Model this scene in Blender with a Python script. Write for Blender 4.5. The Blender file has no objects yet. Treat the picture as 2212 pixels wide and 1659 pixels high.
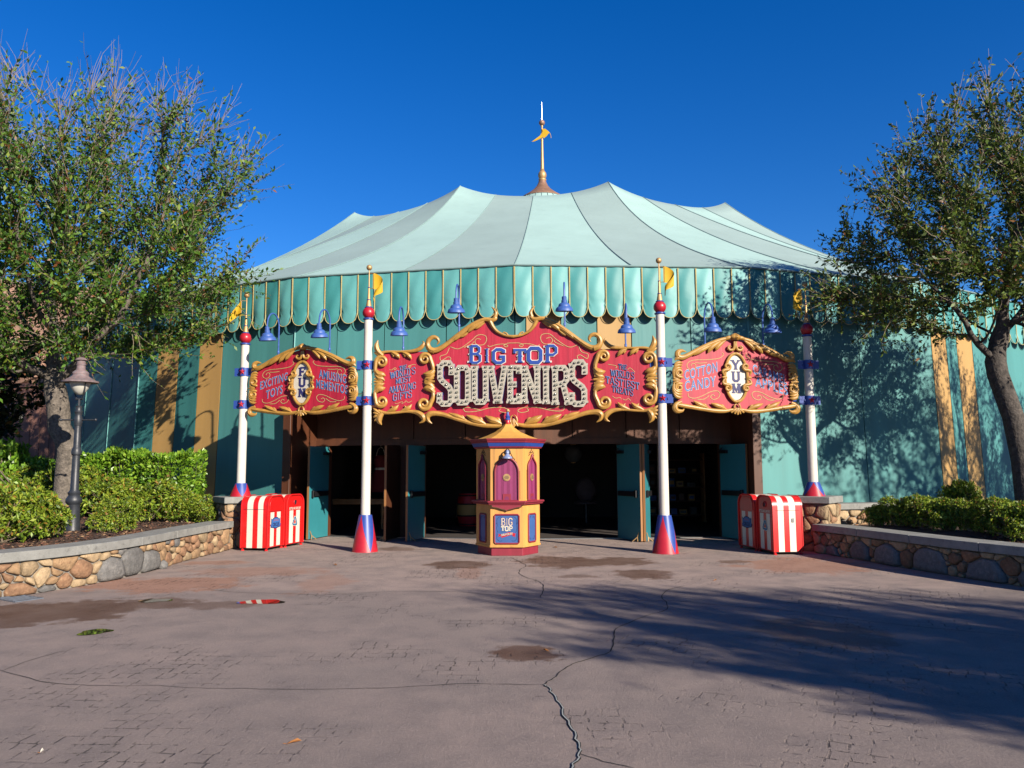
import bpy, bmesh, math, random
import numpy as np
from mathutils import Vector, Matrix
from mathutils.kdtree import KDTree
from math import sin, cos, pi, radians, sqrt, atan2, hypot

random.seed(7)
rng = np.random.default_rng(7)
SC = bpy.context.scene
COL = SC.collection

# ------------------------------------------------------------------ camera
FPX, HALFW, HALFH = 1720.0, 1106.0, 829.5          # focal length and half frame, in units of a 2212 x 1659 picture
TILT = math.atan(180.5 / FPX)
ROLL = radians(-0.2)
EYE = 1.6
cam_d = bpy.data.cameras.new('camera')
cam_d.sensor_width = 36.0
cam_d.lens = FPX / (2 * HALFW) * 36.0
cam_d.clip_start, cam_d.clip_end = 0.1, 2000
cam = bpy.data.objects.new('camera', cam_d)
COL.objects.link(cam)
cam.matrix_world = Matrix.Translation((0, 0, EYE)) @ Matrix.Rotation(pi / 2 + TILT, 4, 'X') @ Matrix.Rotation(ROLL, 4, 'Z')
SC.camera = cam

# ------------------------------------------------------------------ sky, sun, exposure
SUN_AZ, SUN_EL = radians(40), radians(23.8)
sun_dir = Vector((sin(SUN_AZ) * cos(SUN_EL), -cos(SUN_AZ) * cos(SUN_EL), sin(SUN_EL)))   # towards the sun
W = bpy.data.worlds.new('World'); SC.world = W
W.use_nodes = True
nt = W.node_tree; nt.nodes.clear()
sky = nt.nodes.new('ShaderNodeTexSky'); sky.sky_type = 'NISHITA'; sky.sun_disc = False
sky.sun_elevation = SUN_EL
sky.sun_rotation = pi - SUN_AZ
sky.altitude = 0; sky.air_density = 1.0; sky.dust_density = 0.0; sky.ozone_density = 6.0
hs = nt.nodes.new('ShaderNodeHueSaturation'); hs.inputs['Hue'].default_value = 0.513; hs.inputs['Saturation'].default_value = 1.25; hs.inputs['Value'].default_value = 1.0
bg = nt.nodes.new('ShaderNodeBackground'); bg.inputs["Strength"].default_value = 0.066
wo = nt.nodes.new('ShaderNodeOutputWorld')
nt.links.new(sky.outputs[0], hs.inputs['Color']); nt.links.new(hs.outputs[0], bg.inputs[0]); nt.links.new(bg.outputs[0], wo.inputs[0])
sl = bpy.data.lights.new('sun', 'SUN'); sl.energy = 5.0; sl.angle = radians(0.5); sl.color = (1.0, 0.90, 0.76)
so = bpy.data.objects.new('sun', sl); COL.objects.link(so)
so.location = (20, -25, 25)
so.rotation_euler = (-sun_dir).to_track_quat('-Z', 'Y').to_euler()
SC.view_settings.view_transform = 'Standard'
SC.view_settings.look = 'None'
SC.view_settings.exposure = 1.18
SC.view_settings.gamma = 1.0
SC.view_settings.use_curve_mapping = False

# ------------------------------------------------------------------ measuring helpers (picture position -> place in the world)
_ct, _st = cos(TILT), sin(TILT)
def ray(px, py):
    x, y = px - HALFW, HALFH - py
    x, y = x * cos(ROLL) - y * sin(ROLL), y * cos(ROLL) + x * sin(ROLL)
    return Vector((x, FPX * _ct - y * _st, y * _ct + FPX * _st))
def ground(px, py, z=0.0):
    d = ray(px, py); s = (z - EYE) / d.z
    return Vector((d.x * s, d.y * s, z))
def at(px, py, Y):
    d = ray(px, py); s = Y / d.y
    return Vector((d.x * s, Y, EYE + d.z * s))
def onto(px, py, p0, n):
    d = ray(px, py); o = Vector((0, 0, EYE))
    s = (p0 - o).dot(n) / d.dot(n)
    return o + d * s

# ------------------------------------------------------------------ object helpers
def tag(o, label=None, cat=None, group=None, kind=None):
    if label: o['label'] = label
    if cat: o['category'] = cat
    if group: o['group'] = group
    if kind: o['kind'] = kind
    return o
def thing(name, label, cat, loc=(0, 0, 0), rz=0.0, group=None):
    o = bpy.data.objects.new(name, None); COL.objects.link(o)
    o.empty_display_size = 0.2
    o.location = loc; o.rotation_euler = (0, 0, rz)
    return tag(o, label, cat, group)
def link(name, mesh, parent=None):
    o = bpy.data.objects.new(name, mesh); COL.objects.link(o)
    if parent is not None: o.parent = parent
    return o
def copy_thing(src, loc, rz, label, scale=None):
    def rec(o, par):
        c = o.copy(); COL.objects.link(c); c.parent = par
        for ch in list(o.children): rec(ch, c)
        return c
    kids = list(src.children)
    r = src.copy(); COL.objects.link(r)
    for ch in kids: rec(ch, r)
    r.location = loc; r.rotation_euler = (0, 0, rz)
    if scale: r.scale = (scale,) * 3 if not hasattr(scale, '__len__') else scale
    r['label'] = label
    return r

class MB:
    """collects faces, builds one mesh"""
    def __init__(s, off=(0, 0, 0)):
        s.v, s.f, s.m, s.off = [], [], [], Vector(off)
    def add(s, vs, fs, mi=0):
        b = len(s.v); o = s.off
        s.v += [(p[0] - o[0], p[1] - o[1], p[2] - o[2]) for p in vs]
        for f in fs:
            s.f.append(tuple(b + i for i in f)); s.m.append(mi)
    def box(s, c, d, rz=0.0, mi=0, taper=1.0):
        hx, hy, hz = d[0] / 2, d[1] / 2, d[2] / 2
        vs = []
        for z, t in ((-hz, 1.0), (hz, taper)):
            for x, y in ((-hx, -hy), (hx, -hy), (hx, hy), (-hx, hy)):
                x, y = x * t, y * t
                vs.append((c[0] + x * cos(rz) - y * sin(rz), c[1] + x * sin(rz) + y * cos(rz), c[2] + z))
        s.add(vs, [(3, 2, 1, 0), (4, 5, 6, 7), (0, 1, 5, 4), (1, 2, 6, 5), (2, 3, 7, 6), (3, 0, 4, 7)], mi)
    def quad(s, a, b, c, d, mi=0): s.add([a, b, c, d], [(0, 1, 2, 3)], mi)
    def prism(s, pts, axis_off, mi=0, side_mi=None):
        """closed outline of 3-D points (counter-clockwise seen from the front), pushed back by axis_off"""
        n = len(pts); o = Vector(axis_off)
        vs = [Vector(p) for p in pts]
        s.add(vs + [p + o for p in vs], [tuple(range(n))], mi)
        b = len(s.v) - 2 * n
        s.f.append(tuple(b + n + i for i in reversed(range(n)))); s.m.append(mi)
        for i in range(n):
            j = (i + 1) % n
            s.f.append((b + i, b + n + i, b + n + j, b + j)); s.m.append(mi if side_mi is None else side_mi)
    def lathe(s, prof, seg=20, c=(0, 0, 0), mi=0, mis=None, a0=0.0, cap=True):
        vs, fs = [], []
        for r, z in prof:
            for i in range(seg):
                a = a0 + 2 * pi * i / seg
                vs.append((c[0] + r * cos(a), c[1] + r * sin(a), c[2] + z))
        for k in range(len(prof) - 1):
            for i in range(seg):
                j = (i + 1) % seg
                fs.append((k * seg + i, k * seg + j, (k + 1) * seg + j, (k + 1) * seg + i))
        b = len(s.f)
        s.add(vs, fs, mi)
        if mis:
            for k in range(len(prof) - 1):
                for i in range(seg): s.m[b + k * seg + i] = mis[k]
        if cap:
            n = len(prof)
            s.add([vs[i] for i in range(seg)], [tuple(reversed(range(seg)))], mi)
            s.add([vs[(n - 1) * seg + i] for i in range(seg)], [tuple(range(seg))], mi)
    def sphere(s, c, r, seg=14, rings=8, mi=0, sc=(1, 1, 1)):
        prof = [(max(1e-4, r * sin(pi * k / rings)) , -r * cos(pi * k / rings)) for k in range(rings + 1)]
        b = len(s.v); s.lathe(prof, seg, (0, 0, 0), mi, cap=False)
        o = s.off
        for i in range(b, len(s.v)):
            x, y, z = s.v[i]
            s.v[i] = ((x + o[0]) * sc[0] + c[0] - o[0], (y + o[1]) * sc[1] + c[1] - o[1], (z + o[2]) * sc[2] + c[2] - o[2])
    def tube(s, pts, rad, seg=8, mi=0, cap=True, flat=None):
        """swept tube; rad one value or a list; flat=(axis Vector, factor) squeezes the section along an axis"""
        P = [Vector(p) for p in pts]; n = len(P)
        R = [rad] * n if not hasattr(rad, '__len__') else rad
        up = Vector((0, 0, 1)) if flat is None else flat[0]
        vs, fs = [], []
        prevx = None
        for i in range(n):
            t = (P[min(i + 1, n - 1)] - P[max(i - 1, 0)])
            if t.length < 1e-9: t = Vector((0, 0, 1))
            t.normalize()
            if flat is None:
                if prevx is None:
                    a = Vector((0, 0, 1)) if abs(t.z) < 0.9 else Vector((1, 0, 0))
                    x = t.cross(a).normalized()
                else:
                    x = (prevx - t * prevx.dot(t))
                    x = x.normalized() if x.length > 1e-6 else t.orthogonal().normalized()
                y = t.cross(x); prevx = x
                fx = fy = 1.0
            else:
                y = up.normalized(); x = t.cross(y).normalized(); fx, fy = 1.0, flat[1]
            for k in range(seg):
                a = 2 * pi * k / seg
                vs.append(P[i] + x * (cos(a) * R[i] * fx) + y * (sin(a) * R[i] * fy))
        for i in range(n - 1):
            for k in range(seg):
                j = (k + 1) % seg
                fs.append((i * seg + k, i * seg + j, (i + 1) * seg + j, (i + 1) * seg + k))
        if cap:
            fs.append(tuple(reversed(range(seg)))); fs.append(tuple((n - 1) * seg + k for k in range(seg)))
        s.add(vs, fs, mi)
    def grid(s, fn, nu, nv, mi=0, closed=False):
        vs = [fn(i / nu, j / nv) for j in range(nv + 1) for i in range(nu + 1)]
        fs = [(j * (nu + 1) + i, j * (nu + 1) + i + 1, (j + 1) * (nu + 1) + i + 1, (j + 1) * (nu + 1) + i) for j in range(nv) for i in range(nu)]
        s.add(vs, fs, mi)
    def mesh(s, name, mats, smooth=False, bevel=0.0, fix=False, angle=40):
        me = bpy.data.meshes.new(name)
        me.from_pydata(s.v, [], s.f)
        if not isinstance(mats, (list, tuple)): mats = [mats]
        for m in mats: me.materials.append(m)
        if len(mats) > 1: me.polygons.foreach_set('material_index', s.m)
        if bevel or fix:
            bm = bmesh.new(); bm.from_mesh(me)
            bmesh.ops.remove_doubles(bm, verts=bm.verts, dist=1e-5)
            bmesh.ops.recalc_face_normals(bm, faces=bm.faces)
            if bevel:
                es = [e for e in bm.edges if len(e.link_faces) == 2 and e.calc_face_angle(0) > radians(35)]
                bmesh.ops.bevel(bm, geom=es, offset=bevel, segments=1, affect='EDGES', clamp_overlap=True)
            bm.to_mesh(me); bm.free()
        if smooth:
            me.polygons.foreach_set('use_smooth', [True] * len(me.polygons))
            if angle < 180: me.set_sharp_from_angle(angle=radians(angle))
        me.update()
        return me
    def build(s, name, mats, parent=None, **k):
        return link(name, s.mesh(name, mats, **k), parent)

def smooth_path(pts, n=6):
    """Catmull-Rom through 2-D or 3-D points (any extra columns too)"""
    P = [np.array(p, float) for p in pts]
    if len(P) < 3: 
        return [P[0] + (P[-1] - P[0]) * t for t in np.linspace(0, 1, n + 1)]
    Q = [2 * P[0] - P[1]] + P + [2 * P[-1] - P[-2]]
    out = []
    for i in range(1, len(Q) - 2):
        for k in range(n):
            t = k / n
            out.append(0.5 * ((2 * Q[i]) + (-Q[i - 1] + Q[i + 1]) * t + (2 * Q[i - 1] - 5 * Q[i] + 4 * Q[i + 1] - Q[i + 2]) * t * t
                              + (-Q[i - 1] + 3 * Q[i] - 3 * Q[i + 1] + Q[i + 2]) * t ** 3))
    out.append(P[-1])
    return out

# ------------------------------------------------------------------ materials
ALB = 0.50                                  # overall reflectance level that goes with the exposure above
def M(name, rgb, rough=0.6, var=0.12, scale=6.0, bump=0.0, bscale=60.0, metal=0.0, spec=0.4, streak=False, rnd=0.0, alt=None, altmix=0.5,
      coat=0.0, trans=0.0):
    rgb = tuple(c * ALB for c in rgb); alt = None if alt is None else tuple(c * ALB for c in alt)
    m = bpy.data.materials.new(name); m.use_nodes = True
    t = m.node_tree; N = t.nodes; L = t.links
    b = N['Principled BSDF']
    b.inputs['Roughness'].default_value = rough; b.inputs['Metallic'].default_value = metal
    b.inputs['Specular IOR Level'].default_value = spec
    if coat: b.inputs['Coat Weight'].default_value = coat; b.inputs['Coat Roughness'].default_value = 0.15
    tc = N.new('ShaderNodeTexCoord')
    mp = N.new('ShaderNodeMapping'); L.new(tc.outputs['Object'], mp.inputs[0])
    if streak: mp.inputs['Scale'].default_value = (1, 1, 0.06)
    n1 = N.new('ShaderNodeTexNoise'); n1.inputs['Scale'].default_value = scale; n1.inputs['Detail'].default_value = 6; n1.inputs['Roughness'].default_value = 0.62
    L.new(mp.outputs[0], n1.inputs['Vector'])
    mr = N.new('ShaderNodeMapRange'); mr.inputs[1].default_value = 0.3; mr.inputs[2].default_value = 0.7
    mr.inputs[3].default_value = 1 - var; mr.inputs[4].default_value = 1 + var
    L.new(n1.outputs[0], mr.inputs[0])
    fac = mr.outputs[0]
    if rnd:
        oi = N.new('ShaderNodeObjectInfo'); r2 = N.new('ShaderNodeMapRange'); r2.inputs[3].default_value = 1 - rnd; r2.inputs[4].default_value = 1 + rnd
        L.new(oi.outputs['Random'], r2.inputs[0])
        mu = N.new('ShaderNodeMath'); mu.operation = 'MULTIPLY'; L.new(fac, mu.inputs[0]); L.new(r2.outputs[0], mu.inputs[1]); fac = mu.outputs[0]
    base = None
    if alt is not None:
        mx = N.new('ShaderNodeMix'); mx.data_type = 'RGBA'; mx.inputs[6].default_value = (*rgb, 1); mx.inputs[7].default_value = (*alt, 1)
        n2 = N.new('ShaderNodeTexNoise'); n2.inputs['Scale'].default_value = scale * 2.3; n2.inputs['Detail'].default_value = 8; n2.inputs['Roughness'].default_value = 0.7
        L.new(mp.outputs[0], n2.inputs['Vector'])
        m3 = N.new('ShaderNodeMapRange'); m3.inputs[1].default_value = 0.62 - 0.3 * altmix; m3.inputs[2].default_value = 0.72 - 0.1 * altmix
        L.new(n2.outputs[0], m3.inputs[0]); L.new(m3.outputs[0], mx.inputs[0]); base = mx.outputs[2]
    vm = N.new('ShaderNodeVectorMath'); vm.operation = 'SCALE'
    if base is not None: L.new(base, vm.inputs[0])
    else: vm.inputs[0].default_value = rgb
    L.new(fac, vm.inputs['Scale']); L.new(vm.outputs[0], b.inputs['Base Color'])
    if bump:
        n3 = N.new('ShaderNodeTexNoise'); n3.inputs['Scale'].default_value = bscale; n3.inputs['Detail'].default_value = 5
        L.new(mp.outputs[0], n3.inputs['Vector'])
        bp = N.new('ShaderNodeBump'); bp.inputs['Strength'].default_value = bump; bp.inputs['Distance'].default_value = 0.02
        L.new(n3.outputs[0], bp.inputs['Height']); L.new(bp.outputs[0], b.inputs['Normal'])
    if trans:
        tr = N.new('ShaderNodeBsdfTranslucent'); ms = N.new('ShaderNodeMixShader'); ms.inputs[0].default_value = trans
        L.new(vm.outputs[0], tr.inputs[0]); L.new(b.outputs[0], ms.inputs[1]); L.new(tr.outputs[0], ms.inputs[2])
        L.new(ms.outputs[0], N['Material Output'].inputs[0])
    return m

MT = dict(
    roof_light=M('roof_canvas_pale', (0.47, 0.70, 0.66), 0.8, 0.05, 0.9, 0.25, 5, alt=(0.435, 0.645, 0.61), altmix=0.2),
    roof_grey=M('roof_canvas_grey', (0.405, 0.555, 0.535), 0.8, 0.05, 0.9, 0.25, 5, alt=(0.38, 0.52, 0.50), altmix=0.2),
    seam=M('seam_thread', (0.26, 0.40, 0.40), 0.8),
    teal=M('teal_canvas', (0.088, 0.325, 0.32), 0.55, 0.16, 1.5, 0.2, 8, streak=True, rnd=0.05),
    teal2=M('teal_canvas_deep', (0.050, 0.235, 0.235), 0.55, 0.16, 1.5, 0.2, 8, streak=True, rnd=0.05),
    flap_a=M('valance_light', (0.155, 0.50, 0.49), 0.5, 0.06, 2.0, 0.1, 6, rnd=0.05),
    flap_b=M('valance_deep', (0.065, 0.34, 0.34), 0.5, 0.06, 2.0, 0.1, 6, rnd=0.05),
    ocher=M('ocher_canvas', (0.60, 0.36, 0.12), 0.6, 0.08, 1.5, 0.08, 12, streak=True),
    cord=M('yellow_cord', (0.62, 0.50, 0.20), 0.6, 0.2, 20),
    gold=M('gold_paint', (0.56, 0.30, 0.065), 0.38, 0.22, 7, 0.08, 40, 0.0, 0.5),
    goldm=M('gilded_metal', (0.74, 0.46, 0.20), 0.5, 0.16, 8, metal=0.5),
    copper=M('weathered_copper', (0.42, 0.24, 0.16), 0.55, 0.18, 6, metal=0.35),
    red=M('red_board', (0.55, 0.016, 0.050), 0.55, 0.25, 9, 0.15, 30, streak=True, alt=(0.66, 0.16, 0.17), altmix=0.05),
    redgl=M('red_gloss', (0.84, 0.016, 0.016), 0.36, 0.10, 5, coat=0.25, alt=(0.66, 0.03, 0.025), altmix=0.15),
    redpole=M('red_paint', (0.60, 0.014, 0.034), 0.42, 0.14, 6, coat=0.15, alt=(0.48, 0.05, 0.05), altmix=0.2),
    blue=M('blue_paint', (0.035, 0.09, 0.42), 0.4, 0.10, 8),
    bluelamp=M('blue_enamel', (0.06, 0.15, 0.50), 0.5, 0.2, 20),
    blueflat=M('blue_print', (0.07, 0.20, 0.55), 0.6, 0.15, 20),
    white=M('white_paint', (0.90, 0.85, 0.75), 0.5, 0.05, 4, alt=(0.84, 0.77, 0.65), altmix=0.3),
    cream=M('cream_paint', (0.80, 0.74, 0.62), 0.5, 0.06, 10),
    binwhite=M('bin_cream', (0.98, 0.93, 0.79), 0.45, 0.05, 4, coat=0.15, alt=(0.86, 0.80, 0.66), altmix=0.2),
    ink=M('dark_ink', (0.02, 0.02, 0.035), 0.6),
    yellow=M('yellow_cloth', (0.85, 0.50, 0.01), 0.7, 0.08, 6),
    wood=M('brown_timber', (0.12, 0.040, 0.017), 0.5, 0.25, 6, 0.1, 30, streak=True),
    woodlt=M('door_edge_timber', (0.46, 0.21, 0.07), 0.5, 0.2, 8, streak=True),
    door=M('teal_door', (0.045, 0.30, 0.35), 0.45, 0.06, 3),
    black=M('black_metal', (0.015, 0.015, 0.018), 0.4, 0.15, 10),
    iron=M('cast_iron', (0.035, 0.04, 0.05), 0.45, 0.3, 12, 0.1, 60),
    lampcap=M('faded_copper_cap', (0.30, 0.20, 0.20), 0.7, 0.3, 14, alt=(0.22, 0.22, 0.24), altmix=0.6),
    glass=M('frosted_globe', (0.72, 0.70, 0.62), 0.25, 0.05, 4),
    coping=M('cast_stone_coping', (0.34, 0.34, 0.32), 0.85, 0.18, 5, 0.25, 60, alt=(0.22, 0.22, 0.21), altmix=0.3),
    mortar=M('mortar', (0.30, 0.28, 0.25), 0.95, 0.2, 12, 0.5, 50),
    soil=M('mulch', (0.075, 0.040, 0.028), 0.95, 0.5, 30, 0.9, 60, alt=(0.14, 0.07, 0.04), altmix=0.4),
    bark=M('grey_bark', (0.22, 0.185, 0.15), 0.9, 0.45, 10, 0.9, 26, alt=(0.10, 0.085, 0.07), altmix=0.7),
    bark_d=M('dark_bark', (0.12, 0.10, 0.085), 0.9, 0.45, 10, 0.9, 26, alt=(0.06, 0.05, 0.045), altmix=0.7),
    twig=M('pale_twig', (0.36, 0.28, 0.20), 0.85, 0.2, 10),
    boothy=M('booth_yellow', (0.86, 0.42, 0.105), 0.55, 0.18, 6, 0.12, 40, streak=True, alt=(0.56, 0.30, 0.09), altmix=0.3),
    bootht=M('booth_roof_yellow', (0.84, 0.45, 0.10), 0.5, 0.10, 5),
    boothr=M('booth_crimson', (0.34, 0.030, 0.055), 0.5, 0.15, 8, streak=True),
    magenta=M('magenta_curtain', (0.36, 0.05, 0.17), 0.5, 0.08, 5),
    magenta2=M('magenta_curtain_dark', (0.27, 0.03, 0.12), 0.5, 0.08, 5),
    boothblue=M('booth_blue', (0.06, 0.15, 0.42), 0.45, 0.1, 5),
    brownline=M('brown_line', (0.12, 0.06, 0.02), 0.7),
    lantern=M('grey_paper', (0.16, 0.17, 0.18), 0.8),
    cap=M('dusky_pink_felt', (0.13, 0.09, 0.10), 0.8),
    plank=M('rosewood_plank', (0.34, 0.17, 0.13), 0.7, 0.2, 6, 0.15, 30, streak=True, rnd=0.12),
    rock=M('pink_rock', (0.42, 0.25, 0.18), 0.9, 0.3, 3, 0.6, 10),
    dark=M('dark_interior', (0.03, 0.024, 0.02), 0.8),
    floorin=M('shop_floor', (0.10, 0.085, 0.08), 0.6),
    steel=M('brushed_steel', (0.5, 0.5, 0.5), 0.35, 0.1, 20, metal=0.9),
    bulb=M('clear_bulb', (0.40, 0.42, 0.34), 0.12, 0.1, 10, spec=1.0, coat=1.0),
    socket=M('bulb_socket', (0.10, 0.09, 0.07), 0.5),
    grate=M('grate_metal', (0.16, 0.19, 0.24), 0.55, 0.2, 20),
    drop=M('dry_leaf', (0.50, 0.20, 0.05), 0.8, 0.3, 10),
    rope=M('guy_rope', (0.40, 0.33, 0.22), 0.9, 0.3, 40),
    letterface=M('marquee_cream', (0.54, 0.49, 0.40), 0.6, 0.16, 14, alt=(0.70, 0.66, 0.55), altmix=0.4),
    print_pink=M('badge_pink', (0.62, 0.20, 0.25), 0.6),
    navy=M('navy_print', (0.03, 0.03, 0.16), 0.6),
    recycle=M('recycle_blue', (0.04, 0.20, 0.42), 0.5),
)
STONES = [M('field_stone_tan', (0.44, 0.28, 0.15), 0.9, 0.34, 14, 0.8, 30, rnd=0.22, alt=(0.30, 0.17, 0.09), altmix=0.45),
          M('field_stone_buff', (0.50, 0.36, 0.21), 0.9, 0.3, 14, 0.8, 30, rnd=0.22, alt=(0.36, 0.26, 0.16), altmix=0.4),
          M('field_stone_brown', (0.33, 0.18, 0.10), 0.9, 0.34, 14, 0.8, 30, rnd=0.22, alt=(0.40, 0.25, 0.14), altmix=0.4),
          M('field_stone_grey', (0.20, 0.195, 0.19), 0.9, 0.3, 14, 0.8, 30, rnd=0.15, alt=(0.28, 0.26, 0.24), altmix=0.4)]
def leafset(cols, rough=0.5, trans=0.25):
    return [M('leaf_%s' % n, c, rough, 0.2, 3, spec=0.3, trans=trans) for n, c in cols]
LEAF_OAK = leafset([('oak_dark', (0.06, 0.15, 0.02)), ('oak_mid', (0.125, 0.27, 0.03)), ('oak_olive', (0.24, 0.33, 0.04)), ('oak_rust', (0.26, 0.10, 0.03))], 0.48)
LEAF_OAK2 = leafset([('oakb_dark', (0.085, 0.135, 0.022)), ('oakb_mid', (0.14, 0.23, 0.03)), ('oakb_olive', (0.24, 0.30, 0.045)), ('oakb_rust', (0.24, 0.10, 0.03))], 0.5)
LEAF_AZ = leafset([('azalea_dark', (0.12, 0.21, 0.022)), ('azalea_mid', (0.30, 0.44, 0.038)), ('azalea_lime', (0.48, 0.57, 0.06)), ('azalea_bronze', (0.48, 0.27, 0.05))], 0.45, 0.3)
LEAF_HEDGE = leafset([('hedge_dark', (0.11, 0.25, 0.022)), ('hedge_mid', (0.25, 0.48, 0.036)), ('hedge_lime', (0.40, 0.62, 0.06))], 0.35, 0.3)
LEAF_MAG = leafset([('magnolia_dark', (0.015, 0.030, 0.012)), ('magnolia_mid', (0.03, 0.055, 0.018)), ('magnolia_brown', (0.20, 0.11, 0.03))], 0.3, 0.1)
# ------------------------------------------------------------------ the ground: one stamped concrete sheet
def px_ellipse(px, py, w, h):
    a, b, c, d = ground(px - w / 2, py), ground(px + w / 2, py), ground(px, py - h / 2), ground(px, py + h / 2)
    return ((a.x + b.x) / 2, (c.y + d.y) / 2, (b.x - a.x) / 2, (c.y - d.y) / 2)
def pavement_material():
    m = bpy.data.materials.new('stamped_concrete'); m.use_nodes = True
    t = m.node_tree; N = t.nodes; L = t.links; b = N['Principled BSDF']
    geo = N.new('ShaderNodeNewGeometry'); P = geo.outputs['Position']
    def noise(scale, detail=6, rough=0.6, vec=P, dist=0.0):
        n = N.new('ShaderNodeTexNoise'); n.inputs['Scale'].default_value = scale; n.inputs['Detail'].default_value = detail
        n.inputs['Roughness'].default_value = rough; n.inputs['Distortion'].default_value = dist; L.new(vec, n.inputs['Vector']); return n
    def rng_(sock, a, c, d=0.0, e=1.0):
        r = N.new('ShaderNodeMapRange'); r.inputs[1].default_value = a; r.inputs[2].default_value = c; r.inputs[3].default_value = d; r.inputs[4].default_value = e
        L.new(sock, r.inputs[0]); return r.outputs[0]
    def math(op, a, c):
        n = N.new('ShaderNodeMath'); n.operation = op
        for i, s in enumerate((a, c)):
            if hasattr(s, 'node'): L.new(s, n.inputs[i])
            else: n.inputs[i].default_value = s
        return n.outputs[0]
    def mix(f, a, c, mode='MIX'):
        n = N.new('ShaderNodeMix'); n.data_type = 'RGBA'; n.blend_type = mode
        if hasattr(f, 'node'): L.new(f, n.inputs[0])
        else: n.inputs[0].default_value = f
        for i, s in ((6, a), (7, c)):
            if hasattr(s, 'node'): L.new(s, n.inputs[i])
            else: n.inputs[i].default_value = (*s, 1)
        return n.outputs[2]
    sep = N.new('ShaderNodeSeparateXYZ'); L.new(P, sep.inputs[0])
    big = noise(0.35, 5, 0.6); mid = noise(2.2, 8, 0.65); fine = noise(48, 10, 0.82); grit = noise(110, 4, 0.7)
    # two pours: the lilac grey plaza and the warmer apron before the doors
    wob = noise(0.9, 4)
    edge = math('ADD', sep.outputs[1], math('MULTIPLY', wob.outputs[0], 0.5))
    apron = rng_(edge, 10.9, 11.1)
    col = mix(apron, (0.185, 0.152, 0.138), (0.262, 0.204, 0.178))
    col = mix(rng_(big.outputs[0], 0.35, 0.7), col, mix(0.6, col, (0.27, 0.205, 0.18)))
    col = mix(rng_(mid.outputs[0], 0.42, 0.75, 0, 0.8), col, (0.125, 0.105, 0.102))
    col = mix(rng_(fine.outputs[0], 0.50, 0.72, 0, 0.55), col, (0.36, 0.30, 0.28))
    col = mix(rng_(grit.outputs[0], 0.56, 0.72, 0, 0.5), col, (0.07, 0.06, 0.06))
    # stains: dry brown dirt and damp patches with ragged edges
    rag = noise(3.0, 7, 0.7); rag2 = noise(0.8, 6, 0.65)
    def stains(lst):
        out = None
        for (x, y, rx, ry, s) in lst:
            dx = math('DIVIDE', math('SUBTRACT', sep.outputs[0], x), rx); dy = math('DIVIDE', math('SUBTRACT', sep.outputs[1], y), ry)
            d = math('SQRT', math('ADD', math('MULTIPLY', dx, dx), math('MULTIPLY', dy, dy)), 0)
            d = math('ADD', d, math('MULTIPLY', math('SUBTRACT', rag.outputs[0], 0.5), 2.2))
            d = math('ADD', d, math('MULTIPLY', math('SUBTRACT', rag2.outputs[0], 0.5), 1.8))
            k = rng_(d, 1.05, 0.80, 0, s)
            out = k if out is None else math('MAXIMUM', out, k)
        return out
    E = px_ellipse
    damp = stains([(*E(990, 1220, 160, 16), .85), (*E(1225, 1214, 210, 26), .9), (*E(1330, 1212, 170, 18), .85), (*E(1385, 1240, 130, 22), .85), (*E(1250, 1245, 110, 8), .5),
                   (*E(1132, 1411, 150, 34), .9), (*E(120, 1322, 400, 56), .9), (*E(330, 1304, 200, 26), .75), (*E(470, 1308, 180, 18), .6), (*E(1590, 1214, 70, 8), .7), (*E(860, 1186, 90, 9), .6),
                   (*E(1780, 1370, 300, 70), .5), (*E(0, 1350, 160, 40), .8)])
    rusty = stains([(*E(330, 1266, 380, 36), .75), (*E(560, 1235, 300, 20), .5), (*E(1740, 1222, 300, 34), .7), (*E(700, 1260, 120, 40), .4), (*E(480, 1215, 140, 10), .6), (*E(1010, 1240, 60, 30), .4)])
    col = mix(rusty, col, mix(0.75, col, (0.27, 0.115, 0.062)))
    mix_damp = rng_(mid.outputs[0], 0.3, 0.7, 0.75, 0.98)
    col = mix(damp, col, mix(mix_damp, col, (0.075, 0.036, 0.020)))
    # worn stamped cobbles: two brick grids, seen only in patches
    def cob(rot, sc, off):
        mp = N.new('ShaderNodeMapping'); mp.inputs['Rotation'].default_value = (0, 0, rot); mp.inputs['Location'].default_value = off
        wv = N.new('ShaderNodeVectorMath'); wv.operation = 'ADD'
        nn = noise(1.6, 3); sc3 = N.new('ShaderNodeVectorMath'); sc3.operation = 'SCALE'; sc3.inputs['Scale'].default_value = 0.10
        L.new(nn.outputs['Color'], sc3.inputs[0]); L.new(P, wv.inputs[0]); L.new(sc3.outputs[0], wv.inputs[1]); L.new(wv.outputs[0], mp.inputs[0])
        br = N.new('ShaderNodeTexBrick'); br.inputs['Scale'].default_value = sc; br.inputs['Mortar Size'].default_value = 0.008; br.inputs['Mortar Smooth'].default_value = 0.4; br.offset = 0.15
        br.inputs['Brick Width'].default_value = 0.112; br.inputs['Row Height'].default_value = 0.145
        L.new(mp.outputs[0], br.inputs['Vector']); return br.outputs['Fac']
    pa = noise(0.55, 4, 0.55); pb = noise(0.75, 4, 0.55); brk = noise(9, 4, 0.7)
    ja = math('MULTIPLY', cob(0.03, 1.0, (0.3, 0.1, 0)), rng_(pa.outputs[0], 0.52, 0.62))
    jb = math('MULTIPLY', cob(0.42, 1.0, (0.7, 0.4, 0)), rng_(pb.outputs[0], 0.51, 0.63))
    right = rng_(sep.outputs[0], 0.3, 1.6)
    jj = math('ADD', math('MULTIPLY', ja, math('SUBTRACT', 1.0, right)), math('MULTIPLY', jb, right))
    jj = math('MULTIPLY', jj, rng_(brk.outputs[0], 0.49, 0.58))
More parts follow.
